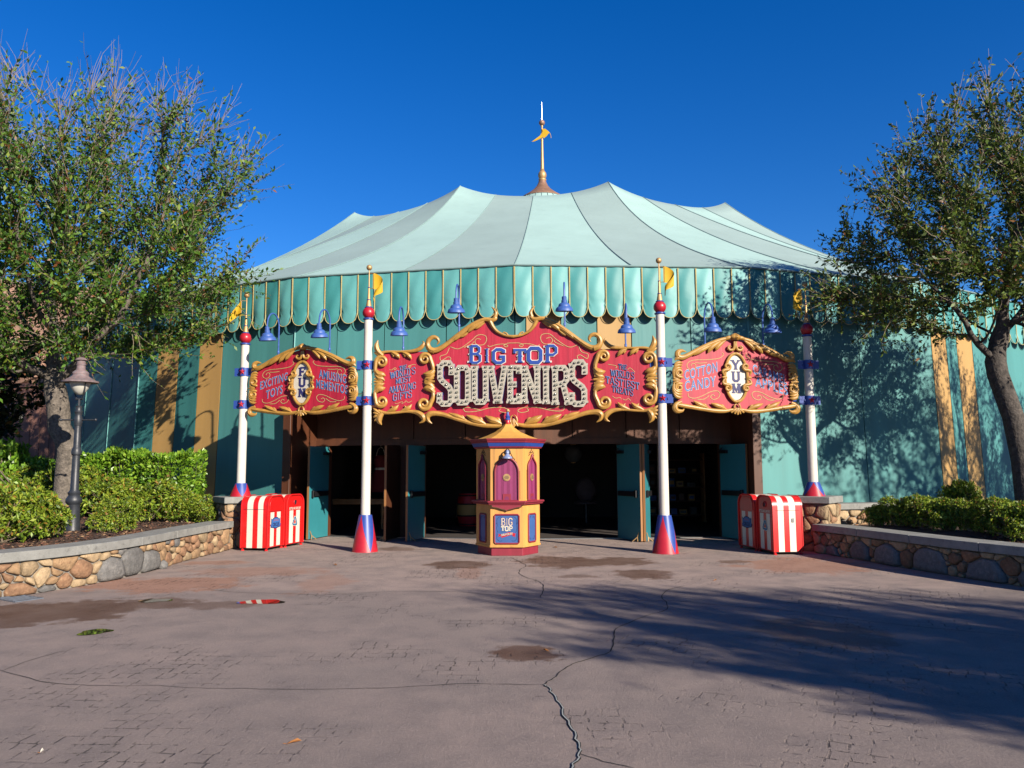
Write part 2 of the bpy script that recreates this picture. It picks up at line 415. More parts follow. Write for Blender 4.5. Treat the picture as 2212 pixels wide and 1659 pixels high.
    col = mix(math('MULTIPLY', jj, 0.78), col, (0.045, 0.040, 0.042))
    L.new(col, b.inputs['Base Color'])
    rgh = rng_(damp, 0, 1, 0.92, 0.62); L.new(rgh, b.inputs['Roughness'])
    b.inputs['Specular IOR Level'].default_value = 0.22
    h = math('ADD', math('MULTIPLY', mid.outputs[0], 0.5), math('MULTIPLY', fine.outputs[0], 0.30))
    h = math('ADD', h, math('MULTIPLY', grit.outputs[0], 0.10))
    h = math('SUBTRACT', h, math('MULTIPLY', jj, 0.9))
    bp = N.new('ShaderNodeBump'); bp.inputs['Strength'].default_value = 1.0; bp.inputs['Distance'].default_value = 0.04
    L.new(h, bp.inputs['Height']); L.new(bp.outputs[0], b.inputs['Normal'])
    return m
g = MB()
xs = [-400, -120, -40, -16, -8, 0, 8, 16, 40, 120, 400]; ys = [-300, -100, -30, -8, 0, 6, 12, 18, 30, 60, 140, 400]
for i in range(len(xs) - 1):
    for j in range(len(ys) - 1):
        g.quad((xs[i], ys[j], 0), (xs[i + 1], ys[j], 0), (xs[i + 1], ys[j + 1], 0), (xs[i], ys[j + 1], 0))
tag(g.build('pavement', pavement_material(), fix=True), 'lilac grey stamped concrete plaza in front of the tent', kind='structure')

# cracks between the slabs: open, dark, slightly ragged ribbons, the near one packed with pale grout
MT['crack'] = M('crack_dirt', (0.018, 0.016, 0.016), 0.95)
MT['grout'] = M('pale_grout', (0.42, 0.44, 0.42), 0.9, 0.2, 30)
def ribbon(path, w, z, name, mat, jitter=0.3, seed=None):
    random.seed(seed if seed is not None else len(path) * 7 + int(w * 1e4))
    P = smooth_path(path, 5); mb = MB(); vs = []; n = len(P); w = w * .55; wob = [0, 0]
    for i in range(1, n - 1):
        wob = [wob[0] * .6 + random.gauss(0, .007), wob[1] * .6 + random.gauss(0, .007)]; P[i] = P[i] + np.array(wob)
    for i, p in enumerate(P):
        a, b = P[max(0, i - 1)], P[min(n - 1, i + 1)]
        tx, ty = b[0] - a[0], b[1] - a[1]; l = hypot(tx, ty) or 1
        k = w * (1 + random.uniform(-jitter, jitter)) * (0.35 if i in (0, n - 1) else 1)
        jx, jy = random.uniform(-.6, .6) * w, random.uniform(-.6, .6) * w
        vs += [(p[0] - ty / l * k + jx, p[1] + tx / l * k + jy, z), (p[0] + ty / l * k + jx, p[1] - tx / l * k + jy, z)]
    mb.add(vs, [(2 * i, 2 * i + 1, 2 * i + 3, 2 * i + 2) for i in range(n - 1)])
    return tag(mb.build(name, mat, fix=True), kind='structure')
G2 = lambda pts: [tuple(ground(x, y))[:2] for x, y in pts]
ribbon(G2([(1240, 1700), (1238, 1659), (1252, 1630), (1246, 1600), (1222, 1560), (1214, 1530), (1200, 1505), (1182, 1487), (1172, 1480)]), 0.017, 0.004, 'pavement_crack', MT['crack'], seed=77)
ribbon(G2([(1240, 1700), (1238, 1659), (1252, 1630), (1246, 1600), (1222, 1560), (1214, 1530), (1200, 1505), (1182, 1487), (1172, 1480)]), 0.008, 0.008, 'crack_grout', MT['grout'], 0.2, seed=77)
ribbon(G2([(1172, 1480), (1186, 1470), (1215, 1448), (1240, 1436), (1290, 1420), (1320, 1404), (1327, 1380), (1335, 1358), (1400, 1330), (1432, 1322), (1446, 1308), (1432, 1290), (1440, 1276), (1480, 1265)]), 0.010, 0.004, 'pavement_crack', MT['crack'])
ribbon(G2([(1250, 1628), (1310, 1645), (1380, 1665)]), 0.006, 0.004, 'pavement_crack', MT['crack'])
ribbon(G2([(-40, 1440), (5, 1450), (60, 1466), (150, 1480), (260, 1483), (340, 1482), (420, 1486), (560, 1489), (700, 1490), (850, 1486), (1000, 1478), (1172, 1480)]), 0.006, 0.004, 'pavement_crack', MT['crack'])
ribbon(G2([(5, 1450), (60, 1430), (140, 1405)]), 0.006, 0.004, 'pavement_crack', MT['crack'])
ribbon(G2([(440, 1273), (520, 1280), (640, 1283), (690, 1287), (715, 1284), (850, 1279), (980, 1279), (1100, 1288), (1150, 1295), (1300, 1298), (1440, 1298), (1560, 1308), (1700, 1320), (1900, 1345), (2230, 1378)]), 0.008, 0.004, 'pavement_crack', MT['crack'])
ribbon(G2([(1101, 1204), (1120, 1212), (1135, 1222), (1122, 1232), (1128, 1244), (1165, 1258), (1174, 1272), (1168, 1292)]), 0.009, 0.004, 'pavement_crack', MT['crack'])

# puddles: thin still sheets of water
MT['water'] = M('puddle_water', (0.05, 0.042, 0.03), 0.02, 0.05, 3, spec=0.8)
def puddle(px, py, w, h, lab):
    x, y, rx, ry = px_ellipse(px, py, w, h); mb = MB(); n = 40
    ph = [random.uniform(0, 6) for _ in range(3)]
    pts = []
    for i in range(n):
        a = 2 * pi * i / n; r = 1 + .16 * sin(2 * a + ph[0]) + .10 * sin(3 * a + ph[1]) + .07 * sin(5 * a + ph[2])
        pts.append((x + rx * r * cos(a), y + ry * r * sin(a), 0.006))
    mb.add(pts, [tuple(range(n))])
    return tag(mb.build('puddle', MT['water']), lab, kind='structure')
puddle(566, 1301, 84, 11, 'small still puddle mirroring the red bins')
puddle(205, 1366, 66, 12, 'small green brown puddle left of the plaza')
puddle(335, 1298, 60, 9, 'thin puddle at the edge of the damp patch')

# ------------------------------------------------------------------ the tent
TC = Vector((1.49, 37.0, 0)); TROT = radians(-4.1); TR = 20.0; ST = radians(15)
EAVE = 6.0
tent = thing('circus_tent', 'huge round pale teal striped circus tent with scalloped valance and open doors', 'tent', TC, TROT)
def pol(r, a, z=0.0): return Vector((r * sin(a), -r * cos(a), z))      # tent's own frame, a measured from the front corner
def corner(k, r=TR, z=0.0): return pol(r, k * ST, z)
def chord(k, f, r, z): 
    a, b = corner(k, r, z), corner(k + 1, r, z); return a + (b - a) * f
RING, ZP, ZS = 10.1, 11.58, 11.02
def roof_pt(a, s):
    """a angle, s 0 eave .. 1 peak ring .. 2 lantern"""
    d = a % ST; re = TR * cos(ST / 2) / cos(d - ST / 2)
    q = abs(((a - ST) / (2 * ST) + 0.5) % 1.0 - 0.5) * 2               # 0 at a peak, 1 half-way between two
    pk = (ZP - ZS) * (1 - q) ** 2.4
    if s <= 1:
        r = re + (RING - re) * s
        z = EAVE + (ZS - EAVE) * (0.80 * s + 0.20 * s * s) + pk * s ** 5 - 0.10 * sin(pi * s) * (1 - q)
    else:
        t = s - 1; r = RING + (1.7 - RING) * t
        z = ZS + (13.05 - ZS) * (t ** 1.5) + pk * (1 - t) ** 6
    return pol(r, a, z)
panel_me = {}
for j in range(4):
    mb = MB(); a0 = j * ST / 2; nv = 26
    ss = [i / 18 for i in range(19)] + [1.06, 1.13, 1.22, 1.35, 1.5, 1.7, 2.0]
    nu = 6
    vs = [roof_pt(a0 + ST / 2 * i / nu, s) for s in ss for i in range(nu + 1)]
    mb.add(vs, [(b * (nu + 1) + i, b * (nu + 1) + i + 1, (b + 1) * (nu + 1) + i + 1, (b + 1) * (nu + 1) + i) for b in range(len(ss) - 1) for i in range(nu)])
    me = mb.mesh('roof_panel', MT['roof_light' if j % 2 == 0 else 'roof_grey'], smooth=True, angle=180)
    sb = MB(); sb.tube([roof_pt(a0, s) + Vector((0, 0, 0.008)) for s in ss[:19]], 0.016, 4)
    panel_me[j] = (me, sb.mesh('seam', MT['seam']))
for n in range(12):
    for j in range(4):
        o = link('roof_panel', panel_me[j][0], tent); o.rotation_euler.z = n * 2 * ST
        if n in (0, 1, 2, 3, 9, 10, 11):
            link('seam', panel_me[j][1], o)
# mast caps at the peaks, lantern and spire
mb = MB(); mb.lathe([(1.75, 13.0), (1.62, 13.35), (1.35, 13.85), (0.98, 14.38), (0.9, 14.42)], 32)
link('lantern_dome', mb.mesh('lantern_dome', MT['roof_light'], smooth=True), tent)
mb = MB()
for i in range(24):
    a = 2 * pi * i / 24; mb.tube([pol(1.77, a, 13.0), pol(1.64, a, 13.35), pol(1.37, a, 13.85), pol(1.0, a, 14.38)], 0.012, 4)
mb.build('dome_ribs', MT['seam'], tent)
mb = MB(); mb.lathe([(1.02, 14.36), (1.0, 14.42), (0.70, 14.62), (0.42, 14.84), (0.31, 14.98), (0.29, 14.99), (0.21, 15.16), (0.17, 15.28)], 32)
mb.build('spire_skirt', MT['copper'], tent, smooth=True)
mb = MB()
mb.lathe([(0.17, 15.27), (0.19, 15.31), (0.19, 15.35), (0.15, 15.38), (0.17, 15.42), (0.20, 15.50), (0.205, 15.58), (0.18, 15.68), (0.12, 15.75), (0.10, 15.78), (0.115, 15.80), (0.09, 15.83),
          (0.085, 15.9), (0.055, 17.25), (0.065, 17.26), (0.065, 17.32), (0.042, 17.33), (0.038, 17.95), (0.055, 17.96), (0.055, 18.04), (0.03, 18.05)], 18)
mb.build('spire_shaft', MT['goldm'], tent, smooth=True)
mb = MB(); mb.sphere((0, 0, 18.18), 0.145, 18, 12); mb.build('spire_ball', MT['copper'], tent, smooth=True)
mb = MB(); mb.lathe([(0.03, 18.3), (0.03, 18.52), (0.02, 18.53), (0.006, 19.25)], 8); mb.build('spire_tip', MT['steel'], tent, smooth=True)
mb = MB()                                                               # the torn pennant blown round the shaft
fl = [(0.02, 17.86), (0.16, 17.84), (0.30, 17.72), (0.38, 17.62), (0.33, 17.60), (0.22, 17.46), (0.08, 17.36), (0.06, 17.44), (-0.14, 17.34), (-0.36, 17.26), (-0.50, 17.24), (-0.36, 17.34), (-0.10, 17.52), (0.03, 17.70)]
mb.prism([(x, -0.07 - 0.05 * sin(4 * x), z) for x, z in reversed(fl)], (0, 0.012, 0))
mb.tube([(0.38, -0.1, 17.62), (0.42, -0.1, 17.5), (0.44, -0.1, 17.36)], 0.012, 4)
mb.build('torn_pennant', MT['yellow'], tent)

# valance: every scallop its own flap with its own cord
NF = 13; FW = 2 * TR * sin(ST / 2) / NF
def flap_outline(h):
    """half-width 1 unit: bottom edge depth below the eave at x in -1..1"""
    return 0.90 + 0.25 * sqrt(max(0.0, 1 - abs(h) ** 2.3))
def flap_mesh(mat, seed):
    r = random.Random(seed); mb = MB(); nu, nv = 10, 12; w = FW / 2 - 0.006
    ph = r.uniform(0, 6); r0 = r.uniform(5, 10); fz = r.uniform(.82, .90); fa = r.uniform(.012, .034)
    def fn(u, v):
        h = 2 * u - 1; L = flap_outline(h); z = -L * v
        bul = -0.030 * cos(h * pi / 2) * min(1, v * 2) + 0.009 * sin(r0 * v + ph + 2.5 * h) * cos(h * 1.5)
        fold = fa * math.exp(-((-z - fz) / 0.05) ** 2) * (.25 + abs(h - .3 * sin(ph)) ** 1.5)
        return (h * w, bul + fold - 0.02 * max(0, -z - 0.95), z)
    mb.grid(fn, nu, nv)
    n0 = len(mb.v)
    cd = MB(); pts = []
    for z in np.linspace(-0.03, -0.90, 8): pts.append((-w - 0.0, -0.022, z))
    for h in np.linspace(-0.985, 0.985, 15): pts.append((h * w, -0.034 - 0.02 * max(0, flap_outline(h) - .95) - 0.02 * cos(h * pi / 2), -flap_outline(h)))
    for z in np.linspace(-0.90, -0.03, 8): pts.append((w, -0.022, z))
    cd.tube(pts, 0.0085, 5)
    return mb.mesh('valance_flap', mat, smooth=True, angle=180), cd.mesh('trim_cord', MT['cord'], smooth=True, angle=180)
FL = [flap_mesh(MT['flap_a' if i % 2 == 0 else 'flap_b'], i + 1) for i in range(12)]
for k in range(-6, 6):
    for i in range(NF):
        p = chord(k, (i + 0.5) / NF, TR + 0.012, EAVE)
        idx = (i + k * NF) % 2 + 2 * random.randint(0, 5)
        o = link('valance_flap', FL[idx][0], tent); o.location = p; o.rotation_euler.z = (k + 0.5) * ST
        c = link('trim_cord', FL[idx][1], o)
for k in range(-12, 12):
    mb = MB(); mb.tube([corner(k, TR + 0.03, EAVE + 0.005), corner(k + 1, TR + 0.03, EAVE + 0.005)], 0.022, 6)
    mb.build('eave_cord', MT['seam'], tent)

# canvas walls: separate panels between seams, leaning slightly in at the top
RT, RB = 19.84, 20.02
def wall_panel(k, f0, f1, mat, z0=0.0, z1=EAVE - 0.03):
    g = 0.0022
    f0, f1 = f0 + g, f1 - g
    mb = MB(); rr = lambda z: RB + (RT - RB) * z / EAVE
    nz = 8
    front = lambda u, v: chord(k, f0 + (f1 - f0) * u, rr(z0 + (z1 - z0) * v) - 0.012 * sin(pi * u) * sin(pi * v), z0 + (z1 - z0) * v)
    mb.grid(front, 4, nz)
    mb.grid(lambda u, v: chord(k, f1 + (f0 - f1) * u, rr(z0 + (z1 - z0) * v) - 0.07, z0 + (z1 - z0) * v), 1, nz)
    for f in (f0, f1):
        mb.add([chord(k, f, rr(z), z) for z in (z0, z1)] + [chord(k, f, rr(z) - 0.07, z) for z in (z1, z0)], [(0, 1, 2, 3) if f == f0 else (3, 2, 1, 0)])
    mb.add([chord(k, f0, rr(z0), z0), chord(k, f1, rr(z0), z0), chord(k, f1, rr(z0) - .07, z0), chord(k, f0, rr(z0) - .07, z0)], [(0, 3, 2, 1)])
    return mb.build('wall_panel', mat, tent, smooth=True, angle=30)
T, T2, O = MT['teal'], MT['teal2'], MT['ocher']
LAY = {
    -2: [(0, .126, T2), (.126, .27, O), (.27, .41, T2), (.41, .56, O), (.56, 1, T)],
    2: [(0, .13, O), (.13, .225, T), (.225, .37, O), (.37, .7, T), (.7, 1, T)],
    1: [(0, .30, T), (.30, .58, T), (.58, 1, T)],
}
for k in range(-12, 12):
    if k in (-1, 0): continue
    for f0, f1, m in LAY.get(k, [(0, .34, T2 if k % 2 else T), (.34, .67, T), (.67, 1, T2)]):
        wall_panel(k, f0, f1, m)
HT = 3.05                                                               # top of the open entrance
for k, lay in ((-1, [(0, .2, T), (.2, .42, T), (.42, .70, T), (.70, 1, T)]), (0, [(0, .046, T), (.046, .194, O), (.194, .348, T), (.348, .495, O), (.495, .75, T), (.75, 1, T)])):
    for f0, f1, m in lay: wall_panel(k, f0, f1, m, z0=HT)
for f in (.34, .67):
    mb = MB(); mb.tube([chord(-3, f, RB + .006, 0), chord(-3, f, RT + .006, EAVE - .05)], .014, 6); mb.build('panel_piping', MT['flap_a'], tent)
for k in (-3, -2, -1, 1, 3, 4):                                     # pale piping down the corners
    mb = MB(); z0 = 0.0 if k != 0 else HT
    mb.tube([corner(k, RB + 0.012, z0), corner(k, RT + 0.012, EAVE - 0.05)], 0.016, 6)
    mb.build('corner_piping', MT['flap_a'], tent)

# ------------------------------------------------------------------ the entrance: timber portal, three door openings, open leaves
RD = 18.95; DZ = 2.13
def slab(name, k, f0, f1, r0, r1, z0, z1, mat, parent=tent, bevel=0.0):
    mb = MB(); a = [chord(k, f0, r0, z0), chord(k, f1, r0, z0), chord(k, f1, r1, z0), chord(k, f0, r1, z0)]
    b = [p + Vector((0, 0, z1 - z0)) for p in a]
    mb.add(a + b, [(3, 2, 1, 0), (4, 5, 6, 7), (0, 1, 5, 4), (1, 2, 6, 5), (2, 3, 7, 6), (3, 0, 4, 7)])
    return mb.build(name, mat, parent, bevel=bevel)
DO = {-1: [(.074, .433), (.553, 1.0)], 0: [(0.0, .458), (.598, .938)]}
for k, openings in DO.items():
    e = 0.0
    for a, b in openings:
        if a - e > 0.01: slab('jamb_post', k, e, a, RD + .03, RD - .12, 0, DZ, MT['wood'])
        e = b
    if 1 - e > 0.01: slab('jamb_post', k, e, 1, RD + .03, RD - .12, 0, DZ, MT['wood'])
    slab('lintel_beam', k, 0, 1, RD + .06, RD - .12, DZ, DZ + .13, MT['wood'])
    for i in range(4):
        slab('header_board', k, i / 4 + .002, (i + 1) / 4 - .002, RD + .02, RD - .08, DZ + .132, HT + .16, MT['wood'])
    slab('portal_ceiling', k, 0, 1, RB - .10, RD - .5, HT + .16, HT + .22, MT['wood'])
    slab('threshold', k, 0, 1, RD + .05, RD - .15, 0.0, .018, MT['steel'])
    slab('fascia_beam', k, 0, 1, RT + .05, RT - .14, HT - .10, HT + .02, MT['wood'])
for k, s in ((-1, 1), (1, -1)):                                        # posts and side walls of the portal
    a, b = corner(k, RB + .10), corner(k, RD - .1)
    mb = MB(); d = (b - a); n = Vector((-d.y, d.x, 0)).normalized()
    w = 0.10
    base = [a + n * w, a - n * w, a - n * w + d.normalized() * .26, a + n * w + d.normalized() * .26]
    mb.add(base + [p + Vector((0, 0, HT - .1)) for p in base], [(3, 2, 1, 0), (4, 5, 6, 7), (0, 1, 5, 4), (1, 2, 6, 5), (2, 3, 7, 6), (3, 0, 4, 7)])
    mb.build('portal_post', MT['wood'], tent, fix=True, bevel=.008)
    c0 = a + d.normalized() * .262; w = .05; base = [c0 + n * w, c0 - n * w, b - n * w, b + n * w]
    mb = MB(); mb.add(base + [p + Vector((0, 0, HT + .15)) for p in base], [(3, 2, 1, 0), (4, 5, 6, 7), (0, 1, 5, 4), (1, 2, 6, 5), (2, 3, 7, 6), (3, 0, 4, 7)])
    mb.build('side_wall', MT['wood'], tent, fix=True)
def leaf_door(k, f, ang, flip, lab=None):
    """hinged on the door line; ang the opening angle, flip mirrors the hinge side; the inner (push bar) side is teal"""
    p = chord(k, f, RD + .05, 0.0)
    mb = MB(); w, th, h = 0.95, 0.05, 2.08
    mb.box((w / 2, 0, h / 2 + .02), (w, th, h), mi=0)
    mb.m[-6:] = [1, 1, 2, 1, 0, 1] if not flip else [1, 1, 0, 1, 2, 1]
    d = link('entrance_door', mb.mesh('entrance_door', [MT['door'], MT['woodlt'], MT['wood']]), tent)
    d.location = p; d.rotation_euler.z = (k + .5) * ST + ang
    if lab: d['label'] = lab
    s = 1 if not flip else -1
    mb = MB(); mb.box((w * .50, s * .055, 1.02), (w * .78, .06, .11)); mb.box((w * .86, s * .06, 1.02), (.07, .05, .16))
    mb.build('push_bar', MT['black'], d, bevel=.006)
    mb = MB(); mb.box((.18, s * .06, 1.94), (.26, .07, .07)); mb.tube([(.06, s * .09, 1.96), (.26, s * .14, 2.03)], .012, 5)
    mb.build('door_closer', MT['black'], d)
    mb = MB(); mb.tube([(w * .92, s * .03, .20), (w * .90, s * .06, .10), (w * .86, s * .16, .012)], .010, 5); mb.tube([(w * .90, s * .06, .10), (w * .93, s * .07, .012)], .010, 5)
    mb.build('hold_open_foot', MT['goldm'], d)
    return d
leaf_door(-1, .074, radians(-92), False)
leaf_door(-1, .433, radians(271), True)
leaf_door(-1, .553, radians(-95), False)
leaf_door(0, .458, radians(290), True)
leaf_door(0, .598, radians(-109), False)
leaf_door(0, .938, radians(287), True)
# the dim shop behind the doors
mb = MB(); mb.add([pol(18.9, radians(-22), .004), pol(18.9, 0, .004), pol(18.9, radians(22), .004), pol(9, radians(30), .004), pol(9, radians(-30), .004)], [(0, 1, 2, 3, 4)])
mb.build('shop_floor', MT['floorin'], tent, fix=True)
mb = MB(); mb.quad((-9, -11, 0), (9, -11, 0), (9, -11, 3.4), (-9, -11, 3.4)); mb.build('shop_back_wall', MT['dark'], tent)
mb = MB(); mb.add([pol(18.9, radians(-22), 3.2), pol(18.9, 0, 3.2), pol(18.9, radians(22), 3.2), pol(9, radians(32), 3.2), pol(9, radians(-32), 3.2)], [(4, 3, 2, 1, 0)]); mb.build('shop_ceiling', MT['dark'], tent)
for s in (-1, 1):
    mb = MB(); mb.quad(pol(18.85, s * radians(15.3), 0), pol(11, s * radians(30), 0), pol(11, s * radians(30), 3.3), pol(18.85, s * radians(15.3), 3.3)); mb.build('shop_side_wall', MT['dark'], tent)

def world_thing(name, label, cat, loc, rz=0, group=None): return thing(name, label, cat, loc, rz, group)
# stock just inside the doors
t = thing('display_table', 'wooden display table with turned legs inside the left doorway', 'table', (-4.15, 21.6, 0.004))
mb = MB(); mb.box((0, 0, .76), (1.7, .8, .05)); mb.box((0, 0, .69), (1.55, .68, .10)); mb.build('tabletop', MT['woodlt'], t, bevel=.006)
for x in (-.7, .7):
    for y in (-.28, .28):
        mb = MB(); mb.lathe([(.05, 0), (.03, .05), (.045, .2), (.03, .28), (.05, .45), (.035, .55), (.05, .64)], 10, (x, y, 0)); mb.build('leg', MT['woodlt'], t, smooth=True)
def dress(loc, rz, lab, m1, m2):
    t = thing('dress', lab, 'dress', loc, rz, 'dresses hanging inside the shop')
    prof = lambda z: .20 + .16 * max(0, (.55 - z)) ** .8 if z < .62 else .20 - .35 * abs(z - .72) ** 1.3
    mb = MB(); mb.lathe([(.36, 0), (.33, .10), (.28, .28), (.22, .48), (.15, .60), (.155, .66), (.19, .80), (.20, .92), (.12, 1.0)], 18); 
    for i, p in enumerate(mb.v): mb.v[i] = (p[0] * (1 + .05 * sin(9 * atan2(p[1], p[0]))), p[1] * .6, p[2])
    mb.build('gown', m1, t, smooth=True)
    mb = MB(); mb.lathe([(.158, .60), (.165, .63), (.158, .66)], 18)
    for i, p in enumerate(mb.v): mb.v[i] = (p[0], p[1] * .62, p[2])
    mb.build('sash', m2, t)
    mb = MB()
    for x in (-.12, .12): mb.tube([(x, -.05, .98), (x * .8, -.02, 1.1), (x * .6, 0, 1.16)], .012, 5)
    mb.tube([(-.08, 0, 1.16), (0, 0, 1.22), (.08, 0, 1.16)], .008, 5); mb.tube([(0, 0, 1.22), (0, 0, 1.34), (.02, 0, 1.37)], .006, 5)
    mb.build('hanger_straps', m2, t)
dress((-3.62, 22.0, .95), .2, 'red dress with white waist sash hanging in the dark left doorway', M('red_dress_cloth', (.22, .012, .02), .8), MT['white'])
dress((-3.0, 22.2, .80), -.2, 'pale lilac child dress hanging beside the red dress', M('lilac_dress_cloth', (.20, .13, .19), .8), MT['redpole'])
t = thing('barrel', 'red and yellow painted wooden barrel inside the centre doorway', 'barrel', (-1.22, 22.4, .004))
mb = MB(); mb.lathe([(.27, 0), (.30, .12), (.325, .28)], 20); mb.build('lower_staves', MT['redpole'], t, smooth=True)
mb = MB(); mb.lathe([(.326, .281), (.335, .45), (.326, .60)], 20); mb.build('middle_staves', MT['ocher'], t, smooth=True)
mb = MB(); mb.lathe([(.325, .601), (.30, .76), (.27, .88), (.25, .881), (.25, .86)], 20); mb.build('upper_staves', MT['redpole'], t, smooth=True)
for z, r in ((.05, .285), (.28, .33), (.60, .33), (.83, .288)):
    mb = MB(); mb.lathe([(r, -.02), (r + .008, 0), (r, .02)], 20, (0, 0, z)); mb.build('hoop', MT['black'], t)
for lab, loc in (('round paper lantern hanging behind the ticket booth, left of it', (-.85, 23.3, 2.1)), ('round paper lantern hanging in the right half of the centre doorway', (1.80, 23.6, 2.0))):
    t = thing('paper_lantern', lab, 'lantern', loc, 0, 'paper lanterns inside the shop')
    mb = MB(); mb.sphere((0, 0, 0), .26, 20, 12); mb.build('globe', MT['lantern'], t, smooth=True)
    mb = MB(); mb.tube([(0, 0, .25), (0, 0, 1.1)], .006, 5); mb.build('hanging_cord', MT['black'], t)
    mb = MB(); mb.lathe([(.08, .25), (.08, .275)], 14); mb.lathe([(.07, -.275), (.07, -.25)], 14); mb.build('rim', MT['goldm'], t)
def shelf_unit(loc, lab, w, seed):
    r = random.Random(seed)
    t = thing('shelf_unit', lab, 'shelf', loc, 0, 'shelf units inside the shop')
    for s in (-1, 1):
        mb = MB(); mb.box((s * w / 2, 0, 1.0), (.05, .4, 2.0)); mb.build('upright', MT['woodlt'], t)
    for i in range(5):
        mb = MB(); mb.box((0, 0, .2 + .4 * i), (w - .06, .38, .03)); mb.build('shelf', MT['wood'], t)
    return t
def goods(loc, w, rows, seed, lab):
    r = random.Random(seed)
    cs = [MT['lantern'], MT['blueflat'], MT['wood'], MT['ocher'], MT['iron']]
    for i in range(rows):
        x = -w / 2 + .15; cn = 0
        while x < w / 2 - .12:
            h = r.uniform(.12, .26); d = r.uniform(.16, .24)
            cn += 1; ci = r.randrange(5)
            t = thing('toy_box', '%s toy box on the %s shelf in the right doorway, %s from the left' % (('cream', 'blue', 'red', 'yellow', 'grey')[ci], ('lowest', 'second lowest', 'second highest', 'highest')[i], ('first', 'second', 'third', 'fourth', 'fifth', 'sixth', 'seventh')[cn - 1]), 'box', (loc[0] + x, loc[1], loc[2] + .22 + .4 * i), r.uniform(-.15, .15), 'boxed toys on the dim shop shelves')
            mb = MB(); mb.box((0, 0, h / 2), (d, .18, h)); mb.build('carton', cs[ci], t, bevel=.006)
            mb = MB(); mb.box((0, -.092, h * .5), (d * .7, .006, h * .45)); mb.build('front_label', r.choice(cs), t)
            x += d + r.uniform(.06, .14)
shelf_unit((4.75, 23.6, .004), 'dark stocked shelf unit in the right doorway', 1.7, 3)
goods((4.75, 23.6, .004), 1.6, 4, 5, 'small boxed toy on the dark shelves of the right doorway')
for lab, loc in (('cream column standing inside the right doorway', (4.05, 22.0, .004)), ('cream column standing inside the left doorway', (-2.75, 21.3, .004))):
    t = thing('shop_column', lab, 'column', loc)
    mb = MB(); mb.lathe([(.07, .1), (.065, 3.0)], 14); mb.build('shaft', MT['cream'], t, smooth=True)
    mb = MB(); mb.lathe([(.12, 0), (.12, .06), (.08, .10)], 14); mb.build('plinth', MT['cream'], t)
t = thing('cap_sign', 'pale pink giant baseball cap display standing inside the centre doorway', 'display', (2.1, 22.9, .55))
mb = MB(); mb.sphere((0, 0, .42), .30, 18, 12, sc=(1, .75, 1.15)); mb.build('crown', MT['cap'], t, smooth=True)
mb = MB(); mb.lathe([(.01, 0), (.33, .02), (.34, .06), (.28, .10), (.01, .12)], 20); mb.build('peak', MT['cap'], t, smooth=True)
mb = MB(); mb.lathe([(.26, -.55), (.06, -.52), (.05, 0)], 14); mb.build('stand', MT['black'], t, smooth=True)

